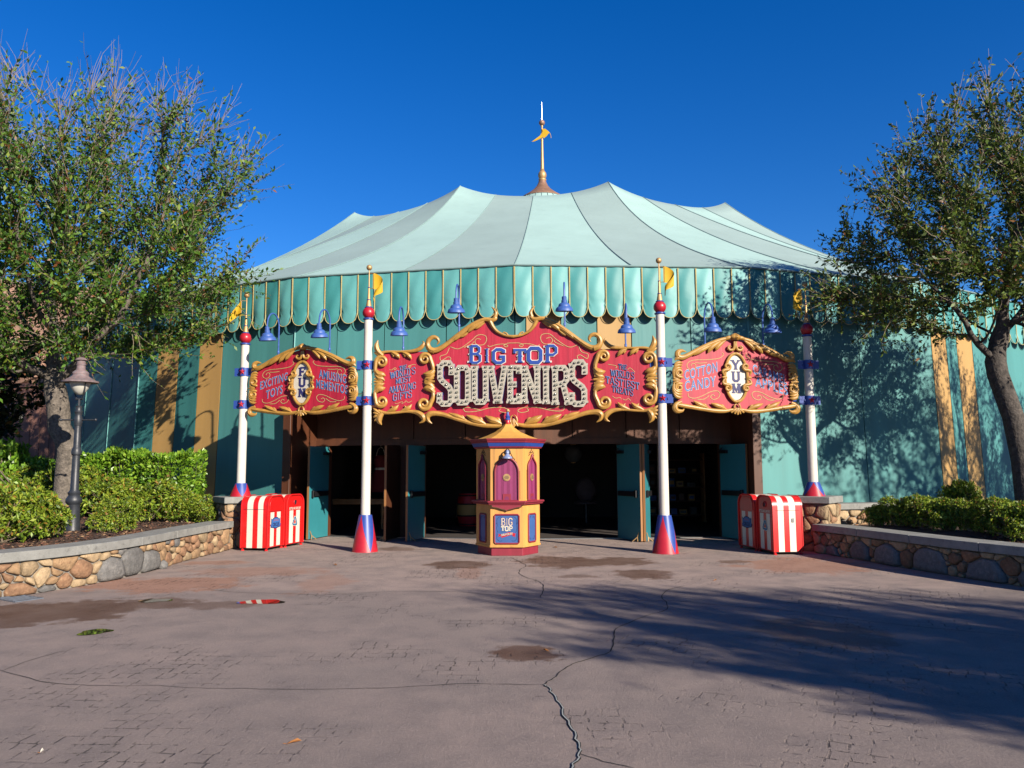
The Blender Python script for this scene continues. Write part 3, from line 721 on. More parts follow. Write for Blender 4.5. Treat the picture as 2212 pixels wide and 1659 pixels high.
# ------------------------------------------------------------------ flag poles
def star_mesh(r, d, name='star', mat=None):
    mb = MB(); pts = []
    for i in range(10):
        a = pi / 2 + i * pi / 5; k = r if i % 2 == 0 else r * .42
        pts.append((k * cos(a), 0, k * sin(a)))
    vs = pts + [(0, -d, 0), (0, .004, 0)]
    mb.add(vs, [(i, (i + 1) % 10, 10) for i in range(10)] + [((i + 1) % 10, i, 11) for i in range(10)])
    return mb.mesh(name, mat)
STAR = star_mesh(.075, .035, 'star', MT['redpole'])
def pole(loc, z0, zt, cone, bands, lab, flag, rz=0.0):
    """z0 foot, zt top of the white shaft"""
    t = thing('flag_pole', lab, 'flagpole', (loc[0], loc[1], z0), rz, 'striped circus flag poles carrying the signs')
    H, rb, rt = cone; h = zt - z0
    cm = MB(); n = 3                                                   # foot: three red darts rising between three blue ones
    for i in range(n):
        for kind in (0, 1):
            c0 = (i + .5 * kind) * 2 * pi / n - pi / 2 - .42
            def fn(u, v, c0=c0, kind=kind):
                wv = (1 - v) if kind == 0 else v
                a = c0 + (u - .5) * wv * 2 * pi / n
                r = rb + (rt - rb) * v
                return (r * cos(a), r * sin(a), H * v)
            cm.grid(fn, 16, 10, kind)
    cm.lathe([(rb - .004, 0.0), (rb - .004, .004)], 30, mi=0); cm.lathe([(rt, H), (.05, H + .001)], 30, mi=1, cap=False)
    cm.build('cone_base', [MT['redpole'], MT['blue']], t, smooth=True, angle=60)
    mb = MB(); mb.lathe([(.090, H), (.087, h * .5), (.083, h)], 26); mb.build('shaft', MT['white'], t, smooth=True)
    for zb in bands:
        z = zb - z0
        mb = MB(); mb.lathe([(.098, -.09), (.098, .09)], 26, (0, 0, z))
        for s in (-1, 1):
            mb.box((s * .15, .0, z), (.13, .02, .17))
            mb.lathe([(.012, -.02), (.012, .02)], 6, (s * .112, -.02, z))
        b = mb.build('band', MT['blue'], t)
        o = link('star', STAR, b); o.location = (0, -.098, z)
    for pr, sg in (([(.086, h), (.105, h + .012), (.105, h + .035), (.07, h + .05)], 24), ([(.075, h + .25), (.08, h + .262), (.06, h + .275)], 20), ([(.04, h + .405), (.046, h + .413), (.036, h + .421)], 16), ([(.022, h + .655), (.028, h + .663), (.02, h + .671)], 12)):
        mb = MB(); mb.lathe(pr, sg); mb.build('collar', MT['blue'], t, smooth=True)
    mb = MB(); mb.sphere((0, 0, h + .15), .122, 22, 14); mb.build('red_ball', MT['redpole'], t, smooth=True)
    mb = MB(); mb.lathe([(.06, h + .27), (.036, h + .41), (.030, h + .43), (.018, h + .66), (.013, h + .68), (.011, h + 1.02)], 16); mb.build('finial_spike', MT['goldm'], t, smooth=True)
    mb = MB(); mb.sphere((0, 0, h + 1.07), .058, 16, 10); mb.build('finial_ball', MT['goldm'], t, smooth=True)
    s, twist = flag
    zt_, zb_ = h + .95, h + .64
    mb = MB(); mb.tube([(0, 0, zt_), (s * .10, -.03, zt_)], .006, 5); mb.tube([(0, 0, zb_), (s * .10, -.03, zb_)], .006, 5)
    mb.tube([(s * .10, -.03, zt_), (s * .10, -.03, zb_)], .004, 4)
    mb.build('flag_rod', MT['goldm'], t)
    fm = MB()
    def fl(u, v):
        half = .165 * (1 - u) ** .8
        x = .10 + (.20 if twist else .30) * u + .03 * sin(5 * u) * (1 - v)
        drop = (.42 if twist else .36) * u ** 1.4
        y = -.03 + .07 * sin(5.2 * u + 1.5 * v + (1 if twist else 0)) * (u + .15)
        if twist: x = .08 + .19 * sin(min(1, u * 1.35) * pi) + .03 * u; 
        return (s * x, y, (zt_ + zb_) / 2 + half * (2 * v - 1) - drop)
    fm.grid(fl, 14, 6)
    o = fm.build('pennant', MT['yellow'], t, smooth=True, angle=180)
    return t
P1, P2, P3, P4 = (-5.60, 16.55), (-2.85, 15.62), (2.86, 15.15), (5.87, 15.65)
def zat(px, py, p): return at(px, py, p[1]).z
CAPZ = 1.03
pole(P1, CAPZ, zat(527, 746, P1), (.27, .215, .115), (zat(524, 804, P1), zat(522, 874, P1)), 'flag pole on the left stone pillar, yellow pennant blowing left', (-1, False), radians(-8))
pole(P2, 0, zat(797, 692, P2), (.70, .25, .125), (zat(794, 789, P2), zat(791, 866, P2)), 'flag pole on the ground between the left sign and main sign', (1, True))
pole(P3, 0, zat(1424, 680, P3), (.70, .25, .125), (zat(1428, 783, P3), zat(1431, 861, P3)), 'flag pole on the ground between the main sign and right sign', (1, True))
pole(P4, CAPZ, zat(1737, 728, P4), (.27, .215, .115), (zat(1741, 788, P4), zat(1743, 865, P4)), 'flag pole on the right stone pillar, half in tree shade', (-1, True), radians(6))
# ------------------------------------------------------------------ lettering
GL = {  # circus letters as strokes in a unit box: (points, weight 0..1, serif at start, serif at end)
 'A': [([(.08, 0), (.46, 1)], .6, 1, 0), ([(.92, 0), (.54, 1)], 1, 1, 0), ([(.25, .33), (.75, .33)], .5, 0, 0)],
 'B': [([(.2, 0), (.2, 1)], 1, 1, 1), ([(.2, 1), (.62, 1), (.82, .88), (.82, .66), (.62, .53), (.2, .53)], .75, 0, 0), ([(.62, .53), (.88, .40), (.88, .12), (.66, 0), (.2, 0)], .75, 0, 0)],
 'C': [([(.88, .75), (.88, .9), (.68, 1), (.32, 1), (.12, .85), (.12, .15), (.32, 0), (.68, 0), (.88, .1), (.88, .26)], .9, 0, 0)],
 'D': [([(.2, 0), (.2, 1)], 1, 1, 1), ([(.2, 1), (.62, 1), (.86, .82), (.86, .18), (.62, 0), (.2, 0)], .85, 0, 0)],
 'E': [([(.2, 0), (.2, 1)], 1, 1, 1), ([(.2, .98), (.86, .98), (.86, .74)], .7, 0, 0), ([(.2, .52), (.66, .52)], .7, 0, 1), ([(.2, .02), (.88, .02), (.88, .28)], .7, 0, 0)],
 'F': [([(.2, 0), (.2, 1)], 1, 1, 1), ([(.2, .98), (.88, .98), (.88, .72)], .7, 0, 0), ([(.2, .52), (.66, .52)], .7, 0, 1)],
 'G': [([(.86, .74), (.86, .9), (.66, 1), (.34, 1), (.13, .82), (.13, .18), (.34, 0), (.66, 0), (.86, .12), (.86, .44), (.56, .44)], .9, 0, 0)],
 'H': [([(.18, 0), (.18, 1)], 1, 1, 1), ([(.82, 0), (.82, 1)], 1, 1, 1), ([(.18, .5), (.82, .5)], .7, 0, 0)],
 'I': [([(.5, 0), (.5, 1)], 1.1, 1, 1)],
 'L': [([(.2, 0), (.2, 1)], 1, 1, 1), ([(.2, .02), (.88, .02), (.88, .3)], .7, 0, 0)],
 'M': [([(.13, 0), (.13, 1)], .8, 1, 1), ([(.13, 1), (.5, .2), (.87, 1)], .75, 0, 0), ([(.87, 0), (.87, 1)], 1, 1, 1)],
 'N': [([(.16, 0), (.16, 1)], .8, 1, 1), ([(.16, 1), (.84, 0)], 1, 0, 0), ([(.84, 0), (.84, 1)], .8, 0, 1)],
 'O': [([(.5, 1), (.28, 1), (.12, .82), (.12, .18), (.28, 0), (.72, 0), (.88, .18), (.88, .82), (.72, 1), (.5, 1)], 1, 0, 0)],
 'P': [([(.22, 0), (.22, 1)], 1, 1, 1), ([(.22, 1), (.66, 1), (.88, .86), (.88, .6), (.66, .46), (.22, .46)], .8, 0, 0)],
 'R': [([(.2, 0), (.2, 1)], 1, 1, 1), ([(.2, 1), (.64, 1), (.84, .86), (.84, .64), (.64, .5), (.2, .5)], .75, 0, 0), ([(.5, .5), (.86, 0)], 1, 0, 1)],
 'S': [([(.86, .72), (.86, .9), (.68, 1), (.30, 1), (.12, .88), (.12, .66), (.26, .55), (.74, .45), (.88, .34), (.88, .12), (.70, 0), (.30, 0), (.13, .1), (.13, .28)], .9, 0, 0)],
 'T': [([(.5, 0), (.5, 1)], 1.1, 1, 0), ([(.08, .72), (.10, .98), (.90, .98), (.92, .72)], .75, 0, 0)],
 'U': [([(.16, 1), (.16, .16), (.34, 0), (.66, 0), (.84, .16), (.84, 1)], .95, 1, 1)],
 'V': [([(.08, 1), (.48, 0)], 1, 1, 0), ([(.52, 0), (.92, 1)], .7, 0, 1)],
 'W': [([(.05, 1), (.27, 0)], .9, 1, 0), ([(.29, 0), (.5, .9)], .6, 0, 0), ([(.5, .9), (.71, 0)], .9, 0, 0), ([(.73, 0), (.95, 1)], .6, 0, 1)],
 'Y': [([(.5, 0), (.5, .45)], 1, 1, 0), ([(.08, 1), (.5, .45)], .95, 1, 0), ([(.5, .45), (.92, 1)], .7, 0, 1)],
 'Z': [([(.14, .72), (.14, .98), (.86, .98)], .7, 0, 0), ([(.86, .98), (.14, .02)], 1, 0, 0), ([(.14, .02), (.88, .02), (.88, .28)], .7, 0, 0)],
 "'": [([(.5, 1), (.42, .78)], 1, 0, 0)],
}
WID = {'I': .50, "'": .35, 'M': 1.2, 'W': 1.35, 'L': .88, 'E': .92, 'F': .9, 'T': .95, 'S': .9, 'Z': .92}
def stroke_poly(pts, w, sx, sz):
    """mitred ribbon polygon outline of a stroke; sx, sz scale unit box to metres before thickening"""
    P = [Vector((p[0] * sx, p[1] * sz)) for p in pts]; n = len(P); l, r = [], []
    closed = (P[0] - P[-1]).length < 1e-6
    for i in range(n):
        d0 = (P[i] - P[i - 1]).normalized() if i > 0 else ((P[-1] - P[-2]).normalized() if closed else None)
        d1 = (P[i + 1] - P[i]).normalized() if i < n - 1 else ((P[1] - P[0]).normalized() if closed else None)
        if d0 is None: d0 = d1
        if d1 is None: d1 = d0
        n0, n1 = Vector((-d0.y, d0.x)), Vector((-d1.y, d1.x))
        m = (n0 + n1); m = m.normalized() if m.length > 1e-6 else n0
        k = w / 2 / max(.5, m.dot(n0))
        l.append(P[i] + m * k); r.append(P[i] - m * k)
    return l, r
def glyph(mb, ch, place, sx, sz, w, y0, dep, mi=0, serif=1.0, spur=False):
    """place(u, z) -> sign coordinates; builds raised strokes of a letter from y0 (front) back by dep"""
    k = 0
    for pts, wt, s0, s1 in GL[ch]:
        parts = [(pts, w * wt)]
        for flag, p in ((s0, pts[0]), (s1, pts[-1])):
            if flag and serif:
                if abs(p[1] - .5) < .3 : parts.append(([(p[0], p[1] - .12), (p[0], p[1] + .12)], w * .5))
                else:
                    hw = (w * wt * .5 + w * .42 * serif) / sx; zz = p[1] + (w * .19 / sz if p[1] < .5 else -w * .19 / sz)
                    parts.append(([(p[0] - hw, zz), (p[0] + hw, zz)], w * .42))
        if spur and len(pts) == 2 and abs(pts[0][0] - pts[1][0]) < .05:
            hw = (w * .5 + w * .26) / sx; parts.append(([(pts[0][0] - hw, .5), (pts[0][0] + hw, .5)], w * .34))
        for pp, ww in parts:
            l, r = stroke_poly(pp, ww, sx, sz); k += 1
            yy = y0 - .0006 * k
            n = len(l)
            F = [place(p.x / sx, p.y / sz) for p in l] + [place(p.x / sx, p.y / sz) for p in r]
            vs = [(q[0], yy, q[1]) for q in F] + [(q[0], y0 + dep, q[1]) for q in F]
            fs = []
            for i in range(n - 1):
                fs += [(i, n + i, n + i + 1, i + 1), (i, i + 1, 2 * n + i + 1, 2 * n + i), (n + i, 3 * n + i, 3 * n + i + 1, n + i + 1)]
            fs += [(0, 2 * n, 3 * n, n), (n - 1, 2 * n - 1, 4 * n - 1, 3 * n - 1)]
            mb.add(vs, fs, mi)
def word_place(txt, x0, x1, b0, b1, h, uv, gap=.10, hfun=None):
    """positions of the letters between picture x0..x1, baseline from b0 to b1; yields letter, placing function, size in metres"""
    tot = sum(WID.get(c, 1.0) if c != ' ' else .6 for c in txt) + gap * (len(txt) - 1)
    x = 0
    for c in txt:
        wd = WID.get(c, 1.0) if c != ' ' else .6
        if c != ' ':
            f0, f1 = x / tot, (x + wd) / tot
            hh = h if hfun is None else hfun(c, (f0 + f1) / 2)
            def pl(u, z, f0=f0, f1=f1, hh=hh):
                f = f0 + (f1 - f0) * u; X = x0 + (x1 - x0) * f; Y = b0 + (b1 - b0) * f - hh * z
                return uv(X, Y)
            a, b, c2 = pl(0, 0), pl(1, 0), pl(0, 1)
            yield c, pl, hypot(b[0] - a[0], b[1] - a[1]), hypot(c2[0] - a[0], c2[1] - a[1])
        x += wd + gap
def slab_word(parent, txt, x0, x1, b0, b1, h, uv, y, front, back=None, wt=.24, grow=.5, name='lettering', dep=.002, serif=1.0, hfun=None, spur=False):
    if back is not None:
        mb = MB()
        for c, pl, sx, sz in word_place(txt, x0, x1, b0, b1, h, uv, hfun=hfun): glyph(mb, c, pl, sx, sz, min(sx, sz) * wt * (1 + grow), y, dep, serif=serif, spur=spur)
        mb.build(name + '_outline', back, parent, fix=False)
    mb = MB()
    for c, pl, sx, sz in word_place(txt, x0, x1, b0, b1, h, uv, hfun=hfun): glyph(mb, c, pl, sx, sz, min(sx, sz) * wt, y - (.012 if back is not None else 0), dep + .008, serif=serif * .8, spur=spur)
    return mb.build(name, front, parent, fix=False)
_font_cache = {}
def font_mesh(txt, offset):
    key = (txt, offset)
    if key not in _font_cache:
        cu = bpy.data.curves.new('lettering_source', 'FONT'); cu.body = txt; cu.size = 1; cu.offset = offset; cu.space_character = 1.12; cu.resolution_u = 4
        o = bpy.data.objects.new('lettering_source', cu); COL.objects.link(o)
        dg = bpy.context.evaluated_depsgraph_get(); me = bpy.data.meshes.new_from_object(o.evaluated_get(dg))
        v = np.array([tuple(p.co) for p in me.vertices]); f = [tuple(p.vertices) for p in me.polygons]
        bpy.data.objects.remove(o); bpy.data.curves.remove(cu); bpy.data.meshes.remove(me)
        _font_cache[key] = (v, f)
    return _font_cache[key]
def font_word(parent, txt, x0, x1, b0, b1, h, uv, y, front, back=None, name='lettering', bold=.006, out=.022):
    v0, _ = font_mesh(txt, 0.0); mn, mx_ = v0.min(0), v0.max(0)
    for mat, off, yy, nm in ((back, bold + out, y, name + '_outline'), (front, bold, y - .003, name)):
        if mat is None: continue
        v, f = font_mesh(txt, off); mb = MB(); vs = []
        for p in v:
            fx = (p[0] - mn[0]) / (mx_[0] - mn[0]); fz = (p[1] - mn[1]) / (mx_[1] - mn[1])
            q = uv(x0 + (x1 - x0) * fx, b0 + (b1 - b0) * fx - h * fz); vs.append((q[0], yy, q[1]))
        mb.add(vs, f); mb.build(nm, mat, parent)

# ------------------------------------------------------------------ carved signs
def stroke(parent, name, pts, wid, uv, k, mat, y=-.03, flat=.75, n=5, seg=10):
    """a carved scroll: picture points with widths (same unit), k metres per unit"""
    rows = smooth_path([(p[0], p[1], w) for p, w in zip(pts, wid)], n)
    P = []; R = []
    for x, yy, w in rows:
        q = uv(x, yy); P.append((q[0], y, q[1])); R.append(max(.003, w * k / 2))
    mb = MB(); mb.tube(P, R, seg, flat=(Vector((0, -1, 0)), flat))
    if len(wid) > 2 and max(wid) * k > .03:                           # a raised rib along the back of the carving
        ii = range(0, len(P))
        mb.tube([(P[i][0], P[i][1] - R[i] * flat * .82, P[i][2]) for i in ii], [r * .34 for r in R], 6, flat=(Vector((0, -1, 0)), .9))
    return mb.build(name, mat, parent, smooth=True, angle=60)
def spiral(cx, cy, r, a0, turns, w0, w1, sgn=1, n=20, r1=.22, lead=None):
    pts, ws = [], []
    if lead:
        for p, w in lead: pts.append(p); ws.append(w)
    for i in range(n + 1):
        t = i / n; a = a0 + sgn * t * turns * 2 * pi; rr = r * (1 - (1 - r1) * t)
        pts.append((cx + rr * cos(a), cy - rr * sin(a))); ws.append(w0 + (w1 - w0) * t)
    return pts, ws
def flourish(parent, curves, uv, mir=None, y=-.006, w=.0055):
    for c in curves:
        for m in ((False,) if mir is None else (False, True)):
            P = []
            for x, yy in smooth_path(c, 6):
                q = uv(x if not m else 2 * mir - x, yy); P.append((q[0], y, q[1]))
            mb = MB(); mb.tube(P, w, 4, flat=(Vector((0, -1, 0)), .4)); mb.build('painted_flourish', MT['cord'], parent)

# ---- the main sign
A2, A3 = Vector((P2[0], P2[1] - .02, 0)), Vector((P3[0], P3[1] - .02, 0))
ax = (A3 - A2).normalized(); nrm = Vector((ax.y, -ax.x, 0))            # towards the plaza
MID = (A2 + A3) / 2
ang_main = atan2(ax.y, ax.x)
base_main = onto(774.7 + 1080 * .30987, 625.7 + 955 * .30987, MID, nrm)
main = thing('carved_sign', 'big red and gold carved sign with BIG TOP above bulb lit letters SOUVENIRS', 'sign', base_main, ang_main)
def uv4(x, y):
    p = onto(774.7 + x * .30987, 625.7 + y * .30987, MID, nrm) - base_main
    return (p.dot(ax), p.z)
c_u = uv4(1080, 500)[0]
K4 = (uv4(1100, 500)[0] - uv4(1000, 500)[0]) / 100
def m4(x, y, m=1):
    """half the carving is traced, the other half mirrored"""
    q = uv4(x, y); return q if m == 1 else (2 * c_u - q[0], q[1])
HALF = [(1080, 332), (1040, 330), (1005, 312), (970, 284), (945, 255), (925, 218), (880, 214), (820, 236), (760, 272), (690, 326), (620, 382), (560, 420), (500, 428), (470, 434), (400, 434), (300, 436), (200, 438), (142, 452),
        (122, 520), (118, 640), (118, 780), (130, 848), (200, 858), (330, 850), (430, 860), (480, 872), (530, 868), (600, 878), (700, 908), (800, 934), (900, 948), (1000, 950), (1080, 945)]
mb = MB(); out = [m4(*p) for p in HALF]; out = out + [m4(*p, -1) for p in reversed(HALF[1:-1])]
mb.prism([(q[0], 0, q[1]) for q in out], (0, .09, 0)); mb.build('board', MT['red'], main, fix=True)
SR = []  # (name, points, widths, y)
SR += [('frame_rail', [(945, 180), (955, 200), (930, 215), (880, 210), (820, 232), (760, 268), (690, 322), (620, 378), (560, 418), (515, 428)], [10, 28, 32, 28, 28, 30, 32, 34, 38, 42], -.035),
       ('scroll', [(530, 430), (500, 418), (484, 386), (494, 352), (522, 334), (550, 342), (561, 366), (549, 384)], [44, 42, 36, 34, 31, 26, 18, 7], -.045),
       ('spur', [(928, 122), (946, 142), (958, 168), (950, 198)], [5, 16, 26, 30], -.03),
       ('frame_rail', [(918, 222), (936, 258), (966, 293), (1012, 317), (1048, 325), (1082, 328)], [34, 27, 21, 17, 18, 20], -.035),
       ('scroll', [(1042, 322), (1030, 306), (1012, 300), (1006, 312)], [14, 12, 9, 5], -.04),
       ('leaf', [(880, 218), (840, 240), (800, 262), (772, 285), (762, 304)], [10, 30, 36, 30, 4], -.035), ('leaf', [(880, 232), (850, 252), (826, 268), (812, 276)], [8, 20, 18, 4], -.03),
       ('leaf', [(790, 262), (740, 292), (700, 322), (670, 346), (654, 362)], [10, 28, 36, 30, 4], -.035), ('leaf', [(770, 292), (745, 315), (722, 328), (706, 330)], [8, 18, 16, 4], -.03),
       ('leaf', [(700, 330), (660, 356), (640, 372)], [8, 20, 4], -.03),
       ('frame_rail', [(150, 446), (200, 434), (290, 433), (370, 430), (420, 418), (450, 392), (456, 372), (447, 360)], [24, 18, 15, 22, 30, 28, 16, 3], -.035),
       ('fan', [(172, 462), (140, 432), (128, 395), (138, 354)], [26, 40, 36, 5], -.04), ('fan', [(150, 455), (128, 428), (113, 404)], [20, 22, 5], -.035), ('fan', [(150, 465), (126, 448), (110, 436)], [20, 20, 5], -.03), ('fan', [(150, 442), (132, 408), (116, 380)], [20, 22, 5], -.045),
       ('leaf', [(225, 434), (252, 447), (276, 464), (290, 482)], [8, 26, 30, 4], -.035), ('leaf', [(232, 448), (246, 462), (240, 470)], [8, 14, 4], -.03),
       ('leaf', [(305, 436), (334, 449), (356, 466), (372, 488)], [8, 26, 30, 4], -.035), ('leaf', [(312, 450), (326, 462), (320, 470)], [8, 14, 4], -.03)]
def add_sp(cx, cy, r, a0, turns, w0, w1, sgn, lead=None, y=-.045):
    p, w = spiral(cx, cy, r, a0, turns, w0, w1, sgn, lead=lead); SR.append(('scroll', p, w, y))
add_sp(164, 506, 40, pi * 1.0, 1.55, 30, 14, -1, lead=[((126, 600), 16), ((119, 560), 26)])
add_sp(164, 780, 40, pi * 1.0, 1.55, 30, 14, 1, lead=[((122, 690), 16), ((117, 730), 26)])
add_sp(464, 486, 40, 0, 1.55, 30, 14, 1, lead=[((515, 590), 18), ((522, 545), 30)], y=-.05)
add_sp(460, 796, 44, 0, 1.55, 32, 14, -1, lead=[((515, 690), 18), ((524, 745), 30)], y=-.05)
SR += [('acanthus', [(118, 560), (140, 588), (170, 594), (192, 602)], [22, 46, 38, 4], -.04), ('acanthus', [(118, 590), (142, 616), (166, 622), (186, 636)], [20, 40, 30, 4], -.035),
       ('acanthus', [(118, 720), (142, 694), (168, 690), (190, 684)], [22, 46, 38, 4], -.04), ('acanthus', [(118, 690), (142, 664), (164, 662), (184, 652)], [20, 40, 30, 4], -.035),
       ('fan', [(176, 644), (145, 644), (110, 644)], [8, 18, 14], -.045), ('fan', [(172, 640), (145, 632), (112, 624)], [6, 16, 12], -.04), ('fan', [(172, 648), (145, 656), (112, 664)], [6, 16, 12], -.04),
       ('acanthus', [(530, 560), (505, 588), (475, 592), (452, 586)], [26, 50, 40, 4], -.045), ('acanthus', [(528, 590), (500, 618), (478, 622), (458, 634)], [22, 42, 32, 4], -.04),
       ('acanthus', [(530, 722), (505, 694), (475, 690), (452, 696)], [26, 50, 40, 4], -.045), ('acanthus', [(528, 692), (500, 664), (478, 660), (458, 650)], [22, 42, 32, 4], -.04),
       ('fan', [(462, 642), (500, 642), (534, 642)], [8, 20, 14], -.05), ('fan', [(466, 638), (498, 628), (528, 618)], [6, 18, 13], -.045), ('fan', [(466, 646), (498, 656), (528, 668)], [6, 18, 13], -.045),
       ('frame_rail', [(140, 846), (190, 860), (260, 858), (340, 850), (405, 856), (445, 880), (455, 905), (444, 922), (426, 930)], [24, 22, 18, 20, 32, 40, 34, 18, 4], -.035),
       ('fan', [(170, 860), (150, 888), (148, 918), (164, 944)], [30, 44, 38, 5], -.04), ('fan', [(150, 862), (122, 842), (106, 828)], [18, 22, 6], -.045), ('fan', [(148, 872), (122, 862), (105, 858)], [18, 22, 6], -.04), ('fan', [(146, 884), (122, 884), (107, 890)], [18, 22, 6], -.035), ('fan', [(146, 900), (126, 905), (114, 916)], [16, 20, 6], -.03),
       ('leaf', [(195, 858), (228, 842), (258, 828), (282, 804)], [8, 26, 32, 4], -.04), ('leaf', [(232, 838), (240, 822), (230, 812)], [10, 16, 5], -.035),
       ('leaf', [(290, 852), (324, 838), (352, 824), (374, 800)], [8, 26, 32, 4], -.04), ('leaf', [(322, 836), (330, 820), (320, 810)], [10, 16, 5], -.035),
       ('frame_rail', [(514, 934), (490, 915), (482, 888), (500, 868), (540, 864), (600, 874), (690, 904), (790, 932), (880, 948), (980, 950), (1045, 942), (1072, 925)], [5, 24, 38, 42, 36, 32, 28, 30, 32, 30, 24, 12], -.035),
       ('leaf', [(760, 916), (710, 890), (668, 876), (628, 860)], [10, 26, 28, 4], -.04), ('leaf', [(742, 906), (724, 884), (706, 884)], [12, 16, 6], -.035),
       ('leaf', [(890, 940), (846, 918), (796, 900), (752, 876)], [10, 42, 48, 6], -.045), ('leaf', [(868, 926), (852, 898), (830, 898)], [14, 20, 7], -.04),
       ('leaf', [(1010, 944), (968, 922), (922, 906), (884, 880)], [10, 40, 48, 6], -.045), ('leaf', [(990, 930), (976, 902), (954, 900)], [14, 20, 7], -.04),
       ('scroll', [(1072, 948), (1058, 915), (1064, 888), (1078, 874)], [20, 16, 12, 6], -.045), ('fan', [(1078, 905), (1066, 930), (1052, 952)], [10, 18, 12], -.05), ('fan', [(1080, 900), (1080, 930), (1080, 958)], [8, 16, 14], -.055)]
for nm, p, w, y in SR:
    for m in (1, -1):
        stroke(main, nm, p, w, lambda x, yy, m=m: m4(x, yy, m), K4, MT['gold'], y)
flourish(main, [[(640, 400), (700, 412), (780, 360), (830, 318), (880, 320), (892, 350), (872, 382), (830, 386), (810, 366), (824, 342), (852, 348)], [(735, 404), (790, 378), (800, 362)],
                [(900, 388), (912, 398), (960, 384), (1010, 380), (1040, 392), (1026, 400), (1012, 388), (1040, 374), (1080, 372)], [(632, 405), (612, 448), (570, 465), (576, 496), (620, 470), (642, 478), (636, 500)],
                [(730, 820), (745, 850), (820, 848), (920, 824), (1000, 822), (1045, 836), (1050, 850), (1020, 858), (980, 846), (990, 830)], [(860, 842), (780, 824), (740, 822), (726, 835)]], m4, None, -.006, .0060)
flourish(main, [[(640, 400), (700, 412), (780, 360), (830, 318), (880, 320), (892, 350), (872, 382), (830, 386), (810, 366), (824, 342), (852, 348)], [(735, 404), (790, 378), (800, 362)],
                [(900, 388), (912, 398), (960, 384), (1010, 380), (1040, 392), (1026, 400), (1012, 388), (1040, 374), (1080, 372)], [(632, 405), (612, 448), (570, 465), (576, 496), (620, 470), (642, 478), (636, 500)],
                [(730, 820), (745, 850), (820, 848), (920, 824), (1000, 822), (1045, 836), (1050, 850), (1020, 858), (980, 846), (990, 830)], [(860, 842), (780, 824), (740, 822), (726, 835)]], lambda x, y: m4(x, y, -1), None, -.006, .0060)
for ch, x0, x1, yt, yb in (('B', 770, 858, 394, 510), ('I', 874, 918, 412, 508), ('G', 930, 1026, 418, 510), ('T', 1080, 1172, 420, 508), ('O', 1172, 1284, 410, 508), ('P', 1298, 1388, 392, 508)):
    slab_word(main, ch, x0, x1, yb, yb, yb - yt, uv4, -.020, MT['blue'], MT['white'], wt=.235, grow=.50, name='big_top_letter', dep=.02, spur=True)
for txt, x0, x1, b0, b1, h in (('THE', 284, 336, 566, 554, 32), ("WORLD'S", 222, 396, 622, 586, 46), ('MOST', 260, 364, 660, 638, 36), ('AMAZING', 212, 400, 724, 688, 44), ('GIFTS', 238, 372, 776, 748, 46),
                               ('THE', 1812, 1870, 552, 562, 36), ("WORLD'S", 1758, 1922, 602, 624, 46), ('TASTIEST', 1722, 1958, 650, 698, 48), ('TREATS', 1768, 1914, 712, 742, 44)):
    slab_word(main, txt, x0, x1, b0, b1, h, uv4, -.004, MT['blueflat'], MT['cream'], wt=.150, grow=.50, name='side_lettering', dep=.001)
fc = [[(215, 558), (230, 560), (252, 545), (262, 552), (252, 560), (246, 552)], [(345, 540), (352, 528), (364, 534), (356, 544), (352, 534), (378, 522), (398, 524)], [(252, 792), (270, 794), (300, 782), (310, 790), (300, 796)], [(320, 788), (330, 776), (340, 784), (350, 786), (372, 776)],
      [(1738, 520), (1760, 524), (1790, 530), (1800, 540), (1790, 546)], [(1876, 556), (1890, 546), (1906, 556), (1926, 576)], [(1768, 742), (1790, 756), (1820, 752), (1830, 764)], [(1840, 762), (1860, 770), (1880, 760), (1896, 774)]]
flourish(main, fc, uv4, None, -.005, .0045)
# marquee letters: deep cream channels studded with bulbs
MQ = {'S': [[(.88, .70), (.88, .86), (.72, .945), (.34, .945), (.16, .86), (.16, .62), (.28, .55), (.72, .42), (.84, .34), (.84, .12), (.70, .055), (.32, .055), (.13, .12), (.13, .27)]],
      'O': [[(.5, .94), (.30, .94), (.17, .86), (.17, .14), (.30, .06), (.70, .06), (.83, .14), (.83, .86), (.70, .94), (.5, .94)]],
      'U': [[(.19, 1), (.19, .14), (.32, .06), (.68, .06), (.81, .14), (.81, 1)]],
      'V': [[(.15, 1), (.46, 0)], [(.54, 0), (.85, 1)]],
      'E': [[(.25, 0), (.25, 1)], [(.25, .945), (.86, .945), (.86, .78)], [(.25, .50), (.70, .50)], [(.25, .055), (.86, .055), (.86, .26)]],
      'N': [[(.16, 0), (.16, 1)], [(.16, 1), (.84, 0)], [(.84, 0), (.84, 1)]],
      'I': [[(.5, 0), (.5, 1)]],
      'R': [[(.2, 0), (.2, 1)], [(.2, .945), (.66, .945), (.80, .86), (.80, .64), (.66, .55), (.2, .50)], [(.62, .52), (.88, 0)]]}
BULB = MB(); BULB.sphere((0, -.018, 0), .0155, 10, 6, sc=(1, 1, 1)); BULB = BULB.mesh('bulb', MT['bulb'], smooth=True)
SOCK = MB(); SOCK.lathe([(.026, 0), (.024, .004)], 10)
SOCK.v = [(x, -z, y) for x, y, z in SOCK.v]; SOCK = SOCK.mesh('socket', MT['socket'])
